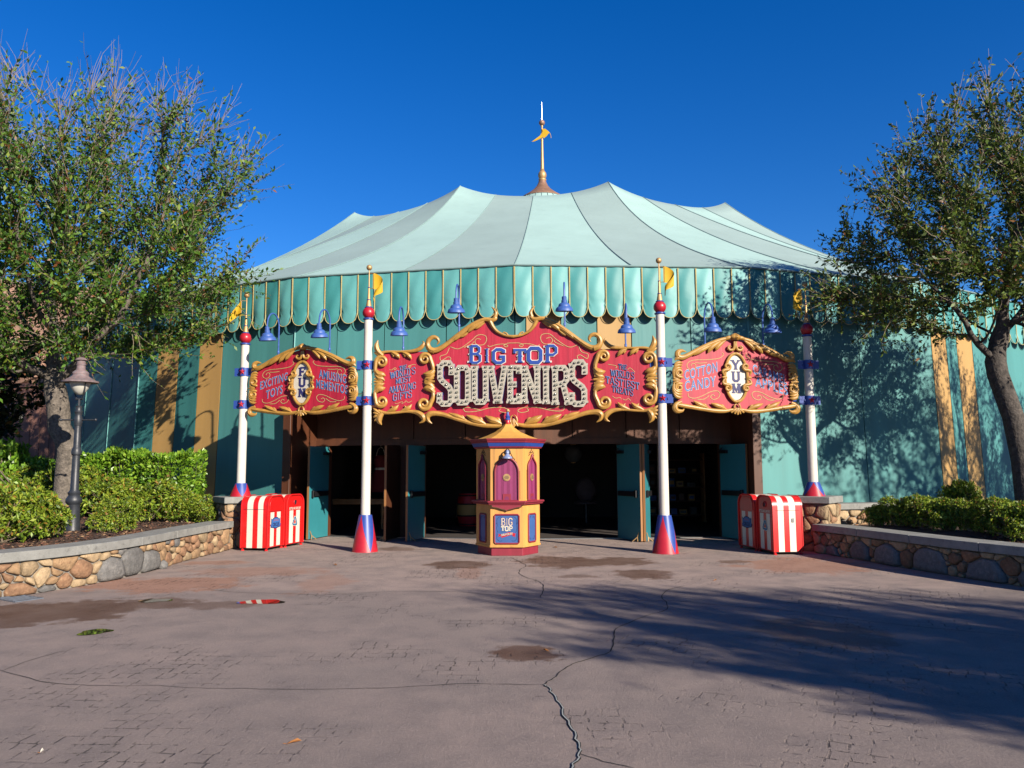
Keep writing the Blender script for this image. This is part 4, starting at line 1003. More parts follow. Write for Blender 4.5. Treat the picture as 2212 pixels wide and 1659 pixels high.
for ch, x0, x1, yt, yb in (('S', 556, 668, 498, 816), ('O', 670, 788, 532, 806), ('U', 790, 914, 534, 802), ('V', 904, 1044, 534, 796), ('E', 1036, 1134, 534, 794), ('N', 1138, 1268, 534, 796), ('I', 1270, 1346, 534, 800), ('R', 1346, 1476, 534, 806), ('S', 1472, 1590, 492, 818)):
    a, b = uv4(x0, yb), uv4(x1, yt); sx, sz = b[0] - a[0], b[1] - a[1]
    pl = lambda u, z: (a[0] + u * sx, a[1] + z * sz)
    mb = MB(); W_ = .114; k = 0; y0, dep = -.105, .085
    def chan(pp, ww, mi=0):
        global k
        l, r = stroke_poly(pp, ww, sx, sz); k += 1; n = len(l)
        F = [pl(p.x / sx, p.y / sz) for p in l] + [pl(p.x / sx, p.y / sz) for p in r]
        yy = y0 - .0007 * k
        vs = [(q[0], yy, q[1]) for q in F] + [(q[0], y0 + dep, q[1]) for q in F]
        for i in range(n - 1):
            pass
        fs = [(i, n + i, n + i + 1, i + 1) for i in range(n - 1)]
        mb.add(vs, fs, 0)
        base = len(mb.v) - len(vs)
        for i in range(n - 1):
            mb.f += [(base + i, base + i + 1, base + 2 * n + i + 1, base + 2 * n + i), (base + n + i, base + 3 * n + i, base + 3 * n + i + 1, base + n + i + 1)]; mb.m += [1, 1]
        mb.f += [(base, base + 2 * n, base + 3 * n, base + n), (base + n - 1, base + 2 * n - 1, base + 4 * n - 1, base + 3 * n - 1)]; mb.m += [1, 1]
        # raised rim round the channel
        rim = F[:n] + list(reversed(F[n:])); rim.append(rim[0])
        return rim
    for pts in MQ[ch]:
        chan(pts, W_)
        for p, q in ((pts[0], pts[1]), (pts[-1], pts[-2])):
            if abs(p[1]) < .02 or abs(p[1] - 1) < .02:                 # stepped slab feet
                zz = .02 if p[1] < .5 else .98
                s = 1 if p[1] < .5 else -1
                hw = (W_ * .5 + .022) / sx; chan([(p[0] - hw, zz + s * .012), (p[0] + hw, zz + s * .012)], .050)
                hw = (W_ * .5 + .009) / sx; chan([(p[0] - hw, zz + s * .075), (p[0] + hw, zz + s * .075)], .040)
    if ch in 'SOUE':                                                   # little shoulders on the curved letters
        for (u, z) in (((.16, .90), (.84, .90), (.16, .10), (.84, .10)) if ch != 'U' else ((.19, .10), (.81, .10))):
            if ch == 'E': continue
            q = .5 + (u - .5) * 1.16; chan([(q - .055 / sx, z), (q + .055 / sx, z)], .042)
        if ch == 'S':
            for (u, z) in ((.86, .72), (.14, .26)): chan([(u - .055 / sx, z), (u + .055 / sx, z)], .075)
    L_ = mb.build('marquee_letter', [MT['letterface'], MT['blue']], main)
    for pts in MQ[ch]:
        Q = [Vector(pl(*p)) for p in pts]; seg = [0.0]
        for i in range(1, len(Q)): seg.append(seg[-1] + (Q[i] - Q[i - 1]).length)
        nb = max(1, round((seg[-1] - .06) / .088))
        for i in range(nb + (0 if ch == 'O' else 1)):
            d = (.03 if ch != 'O' else 0) + (seg[-1] - (.06 if ch != 'O' else 0)) * i / nb
            j = max(jj for jj in range(len(seg)) if seg[jj] <= d + 1e-9); j = min(j, len(Q) - 2)
            p = Q[j] + (Q[j + 1] - Q[j]) * ((d - seg[j]) / max(1e-9, seg[j + 1] - seg[j]))
            o = link('bulb', BULB, L_); o.location = (p.x, y0 - .008, p.y)
            o = link('socket', SOCK, L_); o.location = (p.x, y0 - .006, p.y)

# ---- the two side signs share one carving
def side_sign(pa, pb, px_c, py_c, kx, kz, words, cart, lab):
    a, b = Vector((*pa, 0)), Vector((*pb, 0)); axx = (b - a).normalized(); nn = Vector((axx.y, -axx.x, 0)); mid = (a + b) / 2 + nn * .03
    c = onto(px_c, py_c, mid, nn)
    t = thing('carved_sign', lab, 'sign', (c.x, c.y, c.z - 300 * kz), atan2(axx.y, axx.x))
    uvs = lambda x, y: ((x - 815) * kx, (1460 - y) * kz)
    mm = lambda x, y, m=1: uvs(x if m == 1 else 1630 - x, y)
    half = [(815, 862), (760, 872), (690, 892), (600, 930), (500, 975), (420, 1022), (385, 1040), (372, 1100), (366, 1190), (366, 1280), (378, 1365), (430, 1378), (560, 1402), (700, 1418), (815, 1404)]
    mb = MB(); o2 = [mm(*p) for p in half] + [mm(*p, -1) for p in reversed(half[1:-1])]
    mb.prism([(q[0], 0, q[1]) for q in o2], (0, .08, 0)); mb.build('board', MT['red'], t, fix=True)
    S = [('frame_rail', [(440, 968), (405, 960), (378, 975), (378, 1004), (412, 1012), (470, 985), (540, 945), (620, 905), (700, 872), (770, 854), (816, 850)], [6, 26, 42, 44, 40, 36, 34, 32, 30, 26, 24], -.035),
         ('fan', [(410, 1018), (372, 1018), (352, 1034)], [24, 30, 10], -.04),
         ('crest', [(816, 815), (816, 832), (816, 852), (816, 872)], [10, 66, 84, 44], -.05), ('crest', [(815, 858), (780, 850), (752, 856), (728, 872)], [30, 30, 26, 6], -.045),
         ('scroll', [(808, 880), (808, 920), (796, 944), (772, 946), (760, 930), (770, 916), (784, 922)], [16, 22, 22, 20, 16, 12, 6], -.045),
         ('leaf', [(742, 872), (700, 905), (672, 935), (664, 955)], [10, 30, 30, 6], -.04), ('leaf', [(716, 872), (650, 915), (620, 945), (604, 972)], [10, 34, 34, 5], -.04), ('leaf', [(640, 908), (580, 940), (528, 970), (498, 994)], [10, 32, 32, 5], -.04), ('leaf', [(580, 940), (550, 966), (538, 970)], [8, 18, 6], -.035),
         ('frame_rail', [(395, 1350), (360, 1368), (345, 1396), (362, 1420), (398, 1420), (414, 1404)], [20, 34, 44, 38, 20, 5], -.04),
         ('frame_rail', [(362, 1372), (430, 1384), (540, 1402), (640, 1416), (720, 1418), (790, 1404)], [30, 32, 32, 32, 30, 16], -.035),
         ('leaf', [(610, 1408), (560, 1384), (520, 1366), (482, 1342)], [10, 30, 32, 5], -.045), ('leaf', [(590, 1392), (572, 1372), (556, 1366)], [10, 16, 5], -.04), ('leaf', [(740, 1412), (694, 1388), (652, 1374), (616, 1360)], [10, 30, 32, 5], -.045), ('leaf', [(722, 1396), (704, 1376), (690, 1370)], [10, 16, 5], -.04),
         ('scroll', [(800, 1420), (792, 1392), (800, 1370), (812, 1364)], [16, 16, 12, 6], -.045), ('fan', [(812, 1395), (790, 1412), (766, 1430)], [8, 18, 12], -.05), ('fan', [(814, 1395), (802, 1420), (792, 1440)], [8, 18, 12], -.05), ('fan', [(816, 1395), (816, 1422), (816, 1446)], [8, 16, 12], -.055)]
    p, w = spiral(385, 1132, 30, -pi * .5, 1.45, 24, 10, -1, lead=[((410, 1170), 10), ((404, 1166), 18)]); S.append(('scroll', p, w, -.045))
    p, w = spiral(380, 1242, 30, pi * .5, 1.45, 24, 10, 1, lead=[((406, 1208), 10), ((400, 1212), 18)]); S.append(('scroll', p, w, -.045))
    for yy, xx, s in ((1052, 350, 1), (1072, 346, 1), (1094, 344, 1), (1318, 342, -1), (1296, 340, -1), (1276, 340, -1)):
        S.append(('acanthus', [(xx, yy + s * 34), (xx + 14, yy + s * 8), (xx + 40, yy), (xx + 64, yy + s * 4)], [16, 26, 24, 5], -.04))
    S += [('fan', [(392, 1188), (362, 1188), (334, 1188)], [6, 16, 10], -.05), ('fan', [(388, 1184), (362, 1176), (340, 1170)], [6, 14, 10], -.045), ('fan', [(388, 1192), (362, 1200), (338, 1208)], [6, 14, 10], -.045),
          ('frame_rail', [(348, 1090), (345, 1130), (346, 1180)], [22, 26, 14], -.03), ('frame_rail', [(344, 1290), (341, 1250), (344, 1200)], [22, 26, 14], -.03)]
    for nm, p, w, y in S:
        for m in (1, -1): stroke(t, nm, p, w, lambda x, yy, m=m: mm(x, yy, m), kx, MT['gold'], y)
    o = link('blue_star', star_mesh(.05, .025, 'blue_star', MT['blueflat']), t); q = uvs(815, 853); o.location = (q[0], -.082 - .03, q[1])
    # oval medallion
    mb = MB(); el = [uvs(815 + 76 * sin(a), 1160 - 172 * cos(a)) for a in np.linspace(0, 2 * pi, 40, endpoint=False)]
    mb.prism([(q[0], -.03, q[1]) for q in el], (0, .03, 0)); mb.build('medallion', MT['cream'], t, fix=True)
    for m in (1, -1):
        P = [uvs(815 + m * 86 * sin(a), 1160 - 186 * cos(a)) for a in np.linspace(0, pi, 26)]
        mb = MB(); mb.tube([(q[0], -.045, q[1]) for q in P], [.030 if i % 25 else .024 for i in range(26)], 8, flat=(Vector((0, -1, 0)), .9)); mb.build('medallion_ring', MT['gold'], t, smooth=True)
        for cy, sg, a0 in ((1076, 1, -.6 * pi), (1242, -1, .6 * pi)):
            pts, w = spiral(744, cy, 27, a0 + 0, 1.35, 24, 9, sg, lead=[((716, 1160 + (cy - 1160) * .2), 10), ((708, 1160 + (cy - 1160) * .55), 22)])
            stroke(t, 'scroll', pts, w, lambda x, yy, m=m: mm(x, yy, m), kx, MT['gold'], -.075)
        stroke(t, 'fan', [(740, 1160), (722, 1160), (704, 1160)], [8, 22, 14], lambda x, yy, m=m: mm(x, yy, m), kx, MT['gold'], -.07)
        stroke(t, 'fan', [(740, 1164), (724, 1174), (710, 1184)], [6, 16, 10], lambda x, yy, m=m: mm(x, yy, m), kx, MT['gold'], -.065)
    for ch, yb in zip(cart, (1098, 1186, 1280)):
        slab_word(t, ch, 815 - 30, 815 + 30, yb, yb, 74, uvs, -.036, MT['navy'], None, wt=.30, name='medallion_letter', dep=.004)
    for txt, x0, x1, b0, b1, h in words: font_word(t, txt, x0, x1, b0, b1, h, uvs, -.004, MT['blueflat'], MT['cream'])
    fcs = [[(720, 965), (728, 985), (690, 1012), (600, 1024), (500, 1030), (455, 1052), (450, 1086), (480, 1104), (510, 1090), (512, 1062), (490, 1056), (478, 1074)], [(512, 1050), (550, 1052), (600, 1048)],
           [(450, 1285), (456, 1312), (500, 1322), (560, 1302), (620, 1272), (670, 1264), (692, 1286), (676, 1318), (640, 1330), (620, 1312), (634, 1294), (652, 1302)], [(520, 1330), (570, 1328), (610, 1300)]]
    flourish(t, fcs, uvs, 815, -.005, .006)
    for z in (1060, 1330):                                             # steel arms to the poles
        for m in (1, -1):
            q0, q1 = mm(372, z, m), mm(335, z, m); mb = MB(); mb.tube([(q0[0], .06, q0[1]), (q1[0], .06, q1[1])], .02, 6); mb.build('bracket', MT['blue'], t)
    return t, c, axx, nn
k1 = .002345
wl = [('EXCITING', 428, 676, 1200, 1126, 68), ('TOYS', 485, 632, 1286, 1240, 72), ('AMUSING', 956, 1192, 1120, 1176, 72), ('MEMENTOS', 934, 1204, 1204, 1268, 72)]
sgL = side_sign(P1, P2, 446.9 + 826 * .25143, 536.3 + 1160 * .25143, .00264, k1, wl, 'FUN', 'red and gold carved sign on the left reading EXCITING TOYS and AMUSING MEMENTOS around FUN')
wr = [('COTTON', 428, 678, 1186, 1116, 76), ('CANDY', 428, 662, 1272, 1228, 78), ('CARAMEL', 952, 1212, 1124, 1206, 72), ('APPLES', 968, 1218, 1222, 1290, 74)]
sgR = side_sign(P3, P4, 1400.4 + 872 * .21553, 566.1 + 1160 * .21553, .00268, .00252, wr, 'YUM', 'red and gold carved sign on the right reading COTTON CANDY and CARAMEL APPLES around YUM')

# ------------------------------------------------------------------ gooseneck sign lamps
def lamp_meshes():
    st = MB(); st.tube([(0, .12, -1.9), (0, .12, -.30)] + [(0, .12 - .20 * (1 - cos(a)), -.30 + .26 * sin(a) + .0) for a in np.linspace(.1, pi * .92, 14)] + [(0, -.285, -.335), (0, -.29, -.36)], .0165, 8)
    st.lathe([(.026, -.84), (.026, -.80), (.02, -.79)], 8, (0, .12, 0))
    sh = MB()
    sh.lathe([(.030, 0), (.046, -.01), (.046, -.075), (.056, -.08), (.056, -.125), (.085, -.135), (.106, -.155), (.116, -.19), (.118, -.20), (.130, -.203), (.152, -.222), (.168, -.255), (.174, -.288), (.170, -.291), (.12, -.23), (.06, -.18)], 22, cap=False)
    return st.mesh('gooseneck', MT['bluelamp'], smooth=True), sh.mesh('lamp_shade', MT['bluelamp'], smooth=True)
GN, SHD = lamp_meshes()
BLB = MB(); BLB.sphere((0, 0, -.20), .05, 12, 8); BLB = BLB.mesh('lamp_bulb', MT['glass'], smooth=True)
def lamp(px, py, mid, nn, ang, lab, tilt=.12):
    p = onto(px, py, mid - nn * .12, nn)
    t = thing('gooseneck_lamp', lab, 'lamp', (p.x + nn.x * .12, p.y + nn.y * .12, p.z + .04), ang, 'blue gooseneck lamps above the signs')
    link('gooseneck', GN, t)
    s = link('lamp_shade', SHD, t); s.location = (0, -.29, -.35); s.rotation_euler.x = tilt
    b = link('lamp_bulb', BLB, s)
mL = (Vector((*P1, 0)) + Vector((*P2, 0))) / 2; mR = (Vector((*P3, 0)) + Vector((*P4, 0))) / 2
for px, py, lab in ((603.5, 681, 'blue gooseneck lamp over the EXCITING TOYS half of the left sign'), (713.5, 673, 'blue gooseneck lamp over the AMUSING MEMENTOS half of the left sign')):
    lamp(px, py, mL, sgL[3], atan2(sgL[2].y, sgL[2].x), lab)
for px, py, lab in ((872, 668, "blue gooseneck lamp over the WORLD'S MOST AMAZING GIFTS panel"), (992, 620, 'blue gooseneck lamp over the left slope of the main sign, under the valance'),
                    (1219, 616, 'blue gooseneck lamp over the right slope of the main sign, under the valance'), (1350, 661, "blue gooseneck lamp over the WORLD'S TASTIEST TREATS panel")):
    lamp(px, py, MID, nrm, ang_main, lab)
for px, py, lab in ((1520.5, 659, 'blue gooseneck lamp over the COTTON CANDY half of the right sign'), (1646, 662, 'blue gooseneck lamp over the CARAMEL APPLES half of the right sign')):
    lamp(px, py, mR, sgR[3], atan2(sgR[2].y, sgR[2].x), lab)
# ------------------------------------------------------------------ striped litter bins
BW, BD, BH, BR = .68, .56, 1.06, .19
def arch_profile(w, h, r, z0, n=7):
    p = [(-w / 2, z0)]
    p += [(-w / 2 + r - r * cos(a), h - r + r * sin(a)) for a in np.linspace(0, pi / 2, n)]
    p += [(w / 2 - r + r * sin(a), h - r + r * cos(a)) for a in np.linspace(0, pi / 2, n)]
    return p + [(w / 2, z0)]
def flat_word(parent, txt, x0, x1, z, h, y, mat, name='lettering', bold=.03, arc=0.0):
    v, f = font_mesh(txt, bold); mn, mx_ = v.min(0), v.max(0); mb = MB()
    vs = []
    for p in v:
        fx = (p[0] - mn[0]) / (mx_[0] - mn[0]); vs.append((x0 + (x1 - x0) * fx, y, z + h * (p[1] - mn[1]) / (mx_[1] - mn[1]) + arc * (1 - (2 * fx - 1) ** 2)))
    mb.add(vs, f); return mb.build(name, mat, parent)
def litter_bin(loc, rz, kind, lab):
    t = thing('litter_bin', lab, 'trash bin', (*loc, 0), rz, 'red and white striped bins')
    prof = arch_profile(BW, BH, BR, .055)
    ys = [0, .17, .37, .56, .78, 1.0]
    for i in range(5):                                                 # hoops of sheet metal, red and cream in turn
        mb = MB(); y0, y1 = -BD / 2 + BD * ys[i], -BD / 2 + BD * ys[i + 1]; g = .0 if i % 2 else .0
        e = .004 if i in (0, 4) else 0
        a = [(p[0] * (1 + e * 2), y0, p[1] + e) for p in prof]; b = [(p[0] * (1 + e * 2), y1, p[1] + e) for p in prof]; n = len(a)
        mb.add(a + b, [(k, k + 1, n + k + 1, n + k) for k in range(n - 1)])
        mb.build('red_stripe' if i % 2 == 0 else 'cream_stripe', MT['redgl'] if i % 2 == 0 else MT['binwhite'], t, fix=False, smooth=True, angle=50)
    for s, nm in ((-1, 'front_plate'), (1, 'back_plate')):
        mb = MB(); pts = [(p[0], s * (BD / 2 - .012), p[1]) for p in prof]
        mb.add(pts, [tuple(range(len(pts)))]); fp = mb.build(nm, MT['redgl'], t)
        mb = MB(); mb.tube([(p[0] * .985, s * (BD / 2), p[1] - .004) for p in prof], .018, 6); mb.build('rim', MT['redgl'], t, smooth=True)
    yf = -BD / 2 + .008
    ztop = .735
    for x0, x1 in ((-.205, -.065), (.06, .20)):
        mb = MB(); mb.box(((x0 + x1) / 2, yf, (.075 + ztop) / 2), (x1 - x0, .006, ztop - .075)); mb.build('cream_stripe', MT['binwhite'], t)
    mb = MB(); mb.box((0, 0, .05), (BW * .97, BD * .97, .012)); mb.build('floor_plate', MT['black'], t)
    mb = MB(); mb.tube([(-BW / 2 - .004, -BD / 2 + .05, .80), (-BW / 2 - .004, BD / 2 - .05, .80)], .003, 4); mb.tube([(BW / 2 + .004, -BD / 2 + .05, .80), (BW / 2 + .004, BD / 2 - .05, .80)], .003, 4); mb.build('lid_joint', MT['ink'], t)
    for x in (-1, 1):
        for y in (-1, 1):
            mb = MB(); mb.lathe([(.035, 0), (.035, .012), (.022, .03), (.022, .075)], 8, (x * (BW / 2 - .03), y * (BD / 2 - .03), 0)); mb.build('foot', MT['redgl'], t)
    for s in (1,):
        mb = MB(); mb.box((s * (BW / 2 + .006), 0.10, .62), (.012, .05, .075)); mb.build('latch', MT['steel'], t, bevel=.004)
    if kind == 'litter':
        fl = [(p[0] * .80, yf - .012, .765 + (p[1] - .055) * .0 if p[1] < .1 else p[1] * .985 - .03) for p in prof]
        mb = MB(); pp = arch_profile(.53, 1.012, .15, .755); mb.prism([(p[0], yf - .012, p[1]) for p in reversed(pp)], (0, .014, 0)); mb.build('push_flap', MT['redgl'], t, fix=True, bevel=.004)
        bo = [(-.185, -.085), (-.20, -.03), (-.175, -.02), (-.175, .06), (-.165, .085), (-.14, .055), (-.08, .09), (0, .10), (.08, .09), (.14, .055), (.165, .085), (.175, .06), (.175, -.02), (.20, -.03), (.185, -.085), (.10, -.095), (0, -.11), (-.10, -.095)]
        mb = MB(); mb.prism([(x * 1.06, yf - .006, .53 + z * 1.10) for x, z in bo], (0, .004, 0)); bd = mb.build('badge', MT['navy'], t, fix=True)
        mb = MB(); mb.prism([(x * .94, yf - .009, .53 + z * .92) for x, z in bo], (0, .002, 0)); mb.build('badge_field', M('badge_blue', (.06, .22, .62), .5), bd, fix=True)
        flat_word(bd, 'CIRCUS', -.135, .135, .455, .075, yf - .011, MT['navy'], 'lettering', .045)
        flat_word(bd, 'STORYBOOK', -.105, .105, .548, .032, yf - .011, MT['print_pink'], 'lettering', .02, .014)
    else:
        mb = MB(); mb.lathe([(.062, 0), (.055, .012), (.050, .012), (.050, .0)], 20); mb.v = [(x, yf - .004 - z, .90 + y) for x, y, z in mb.v]; mb.build('bottle_hole_ring', MT['redgl'], t, fix=True)
        mb = MB(); mb.lathe([(.050, 0), (.001, .001)], 20, cap=False); mb.v = [(x, yf - .006, .90 + y) for x, y, z in mb.v]; mb.build('bottle_hole', MT['ink'], t)
        flat_word(t, 'BOTTLES AND CANS ONLY', -.225, .225, .752, .05, yf - .006, MT['binwhite'], 'lettering', .03)
        def arrows(grow, y, mat, nm):
            mb = MB()
            for k in range(3):
                a = k * 2 * pi / 3
                R_ = lambda x, z: (x * cos(a) - z * sin(a), x * sin(a) + z * cos(a))
                w_ = .020 + grow
                l, r = stroke_poly([(-.052, .022), (-.008, .088), (.016, .088), (.040, .052)], 2 * w_ * .8, 1, 1)
                vs = [R_(p.x, p.y) for p in l] + [R_(p.x, p.y) for p in r]; n = len(l)
                mb.add([(x, y - .0004 * k, .50 + z) for x, z in vs], [(i, n + i, n + i + 1, i + 1) for i in range(n - 1)])
                hd = [R_(*p) for p in ((.018 - grow, .040 - grow * .6), (.070 + grow, .062 + grow * .4), (.052 + grow * .4, .006 - grow))]
                mb.add([(x, y - .0003 - .0004 * k, .50 + z) for x, z in hd], [(0, 1, 2)])
            return mb.build(nm, mat, t)
        arrows(.013, yf - .005, MT['binwhite'], 'recycling_backing'); arrows(0, yf - .008, MT['recycle'], 'recycling_arrows')
    return t
litter_bin((-4.99, 16.12), radians(79), 'litter', 'striped bin with blue CIRCUS badge beside the left stone pillar')
litter_bin((-4.79, 16.82), radians(75), 'bottles', 'striped bin lettered BOTTLES AND CANS ONLY by the left open door')
litter_bin((4.99, 15.10), radians(-82), 'bottles', 'striped bin lettered BOTTLES AND CANS ONLY beside the right stone pillar')
litter_bin((4.85, 15.80), radians(-80), 'litter', 'striped bin with CIRCUS badge by the right open door, behind the bottle bin')

# ------------------------------------------------------------------ the ticket booth
BX, BY, BS = -.085, 15.25, .60
booth = thing('ticket_booth', 'small hexagonal yellow and crimson ticket booth with magenta curtained windows', 'booth', (BX, BY, 0), radians(-2))
AP = BS * cos(pi / 6)
def hexp(r, z0, z1, mat, nm, r1=None, bevel=0.0):
    mb = MB(); r1 = r if r1 is None else r1
    vs = [(rr * sin(pi / 6 + i * pi / 3), -rr * cos(pi / 6 + i * pi / 3), z) for rr, z in ((r, z0), (r1, z1)) for i in range(6)]
    mb.add(vs, [tuple(reversed(range(6))), tuple(range(6, 12))] + [(i, (i + 1) % 6, 6 + (i + 1) % 6, 6 + i) for i in range(6)])
    return mb.build(nm, mat, booth, fix=True, bevel=bevel)
hexp(BS * .95, 0, .15, MT['boothr'], 'plinth', bevel=.006)
hexp(BS * 1.03, .15, .19, MT['boothy'], 'base_moulding', bevel=.008)
hexp(BS, .19, 1.955, MT['boothy'], 'body')
hexp(BS * 1.11, .925, .955, MT['boothr'], 'counter_ledge', bevel=.01); hexp(BS * 1.16, .956, .995, MT['boothr'], 'counter_ledge', bevel=.012)
hexp(BS * 1.06, 1.956, 1.99, MT['boothr'], 'cornice_moulding', r1=BS * 1.10, bevel=.008); hexp(BS * 1.10, 1.991, 2.055, MT['blue'], 'cornice_band', r1=BS * 1.15)
hexp(BS * 1.17, 2.056, 2.085, MT['boothr'], 'cornice_moulding', r1=BS * 1.19, bevel=.006); hexp(BS * 1.20, 2.086, 2.135, MT['boothr'], 'cornice_moulding', r1=BS * 1.24, bevel=.008)
mb = MB(); rp = [(.80, 2.136), (.55, 2.20), (.33, 2.275), (.17, 2.36), (.085, 2.43)]
vs = [(r * BS / .80 * sin(pi / 6 + i * pi / 3), -r * BS / .80 * cos(pi / 6 + i * pi / 3), z) for r, z in rp for i in range(6)]
mb.add(vs, [(6 * k + i, 6 * k + (i + 1) % 6, 6 * k + 6 + (i + 1) % 6, 6 * k + 6 + i) for k in range(4) for i in range(6)] + [tuple(range(24, 30))]); mb.build('roof', MT['bootht'], booth, fix=True)
mb = MB(); mb.lathe([(.065, 2.425), (.045, 2.44), (.045, 2.50), (.038, 2.51)], 16); mb.build('finial_foot', MT['redpole'], booth, smooth=True)
mb = MB(); mb.lathe([(.050, 2.505), (.052, 2.53), (.036, 2.55), (.045, 2.575), (.030, 2.60), (.024, 2.66)], 16); mb.build('finial_neck', MT['blue'], booth, smooth=True)
mb = MB(); mb.sphere((0, 0, 2.69), .036, 14, 10); mb.build('finial_ball', MT['goldm'], booth, smooth=True)
def face_map(i):
    a = i * pi / 3; n = Vector((sin(a), -cos(a), 0)); x = Vector((cos(a), sin(a), 0))
    return lambda u, z, d=0.0: n * (AP + d) + x * u + Vector((0, 0, z))
def arch_top(w, zs, zt, kind, n=9):
    """right to left over the top"""
    pts = []
    for t in np.linspace(0, 1, n):
        if kind == 'round': a = t * pi / 2; pts.append((w * cos(a), zs + (zt - zs) * sin(a)))
        else:
            qx, qz = [(1, 0), (1, .16), (.97, .32), (.86, .46), (.64, .58), (.40, .68), (.20, .80), (.08, .92), (0, 1)][round(t * 8)]
            pts.append((w * qx, zs + (zt - zs) * qz))
    return pts + [(-x, z) for x, z in reversed(pts[:-1])]
for i in range(6):
    F = face_map(i); front = i == 0
    w, zb, zs, zt = (.215, 1.0, 1.52, 1.775) if front else (.150, 1.0, 1.54, 1.84)
    kind = 'round' if front else 'ogee'
    top = arch_top(w, zs, zt, kind)
    outline = [(-w, zb), (w, zb)] + top
    # curtain of alternating stripes behind the frame
    ns = 8 if front else 5
    xs_ = sorted(p[0] for p in top); zat_ = lambda x: np.interp(x, [p[0] for p in reversed(top)], [p[1] for p in reversed(top)])
    for s in range(ns):
        a, b = -w + 2 * w * s / ns, -w + 2 * w * (s + 1) / ns
        pts = [(a, zb), (b, zb)] + [(x, zat_(x)) for x in np.linspace(b, a, 5)]
        mb = MB(); mb.add([F(x, z, .004 + .0015 * (s % 2)) for x, z in pts], [tuple(range(len(pts)))]); mb.build('curtain_stripe', MT['magenta'] if s % 2 else MT['magenta2'], booth)
    mb = MB(); loop = outline + [outline[0]]; mb.tube([F(x, z, .022) for x, z in loop], .017, 6); mb.build('window_frame', MT['boothr'], booth, smooth=True)
    gr = MB(); c = F(0, 1.42, .012); n = F(0, 0, 1) - F(0, 0, 0); xx = F(1, 0) - F(0, 0)
    def disc(mbx, r, d, m=0):
        p = [c + xx * (r * cos(t) * (.9 if not front else 1)) + Vector((0, 0, r * sin(t))) + n * d for t in np.linspace(0, 2 * pi, 18, endpoint=False)]; mbx.prism(p, n * -.012)
    disc(gr, .067, .006); disc(gr, .050, .014)
    gro = gr.build('speaking_grille', MT['goldm'], booth, fix=True)
    sl = MB()
    for q in (-.022, 0, .022):
        sl.add([c + xx * sx_ * (.034 if q else .042) + Vector((0, 0, q + sz_ * .005)) + n * .0155 for sx_, sz_ in ((-1, -1), (1, -1), (1, 1), (-1, 1))], [(0, 1, 2, 3)])
    sl.build('slots', MT['ink'], gro)
    mb = MB(); th = .075 if front else .055; mb.prism([F(x, z, .016) for x, z in ((-th, zb + .01), (th, zb + .01), (th, zb + .12), (-th, zb + .12))], n * -.014); tk = mb.build('ticket_hatch', MT['boothr'], booth, fix=True, bevel=.004)
    mb = MB(); mb.add([F(x, z, .0175) for x, z in [(.045 * cos(t), zb + .012 + .065 * sin(t)) for t in np.linspace(0, pi, 12)]], [tuple(range(12))]); mb.build('hatch_opening', MT['magenta2'], tk)
    # brown painted scrolls above the window and pinstripes at its sides
    for m in (-1, 1):
        sc_ = w / .150 * .8 if not front else 1.5
        for c_ in ([(.0, .012), (.018, .03), (.022, .05), (.01, .075), (0, .10)], [(.012, .0), (.035, .012), (.045, .035), (.03, .05), (.022, .04)], [(.04, -.03), (.06, -.02), (.065, .005), (.052, .018)], [(.066, -.06), (.074, -.04), (.080, -.055)]):
            if front: P_ = [(m * (.075 + x * 1.6), zt + .005 + (z - .03) * 1.25 - x * .9) for x, z in c_]
            else: P_ = [(m * x * 1.25, zt + .025 + z * .8) for x, z in c_]
            P_ = [p for p in smooth_path(P_, 4)]
            mb = MB(); mb.tube([F(p[0], p[1], .003) for p in P_], .0065, 4); mb.build('painted_scroll', MT['brownline'], booth)
        e = w + .028; mb = MB(); mb.tube([F(m * e, 1.02, .003), F(m * e, zs + .02, .003)], .003, 4); mb.build('pinstripe', MT['brownline'], booth)
    # lower panel
    pw, z0, z1 = (.215, .235, .735) if front else (.12, .245, .735)
    ch_ = .022
    rect = lambda q: [(-pw - q + ch_, z0 - q), (pw + q - ch_, z0 - q), (pw + q, z0 - q + ch_), (pw + q, z1 + q - ch_), (pw + q - ch_, z1 + q), (-pw - q + ch_, z1 + q), (-pw - q, z1 + q - ch_), (-pw - q, z0 - q + ch_)]
    mb = MB(); mb.add([F(x, z, .003) for x, z in rect(0)], [tuple(range(8))]); pn = mb.build('blue_panel', MT['boothblue'], booth)
    mb = MB(); rr = rect(.01); mb.tube([F(x, z, .010) for x, z in rr + [rr[0]]], .016, 6); mb.build('panel_moulding', MT['boothr'], booth)
    mb = MB()
    for m in (-1, 1):
        for zc, sg in ((z1 - .05, 1), (z0 + .05, -1)):
            P_ = smooth_path([(m * (pw - .03), zc - sg * .05), (m * (pw - .03), zc - sg * .01), (m * (pw - .05), zc + sg * .015), (m * (pw - .085), zc), (m * (pw - .06), zc - sg * .015)] if not front else [(m * (pw - .04), zc - sg * .12), (m * (pw - .035), zc - sg * .03), (m * (pw - .08), zc + sg * .018), (m * (pw - .13), zc + sg * .01)], 4)
            mb = MB(); mb.tube([F(p[0], p[1], .005) for p in P_], .003, 4); mb.build('panel_scroll', MT['navy'], pn)
        if front:
            P_ = smooth_path([(m * .165, .42), (m * .185, .50), (m * .175, .56), (m * .195, .60)], 4); mb = MB(); mb.tube([F(p[0], p[1], .005) for p in P_], .003, 4); mb.build('panel_scroll', MT['navy'], pn)
F = face_map(0)
uvb = lambda x, z: (x, z)
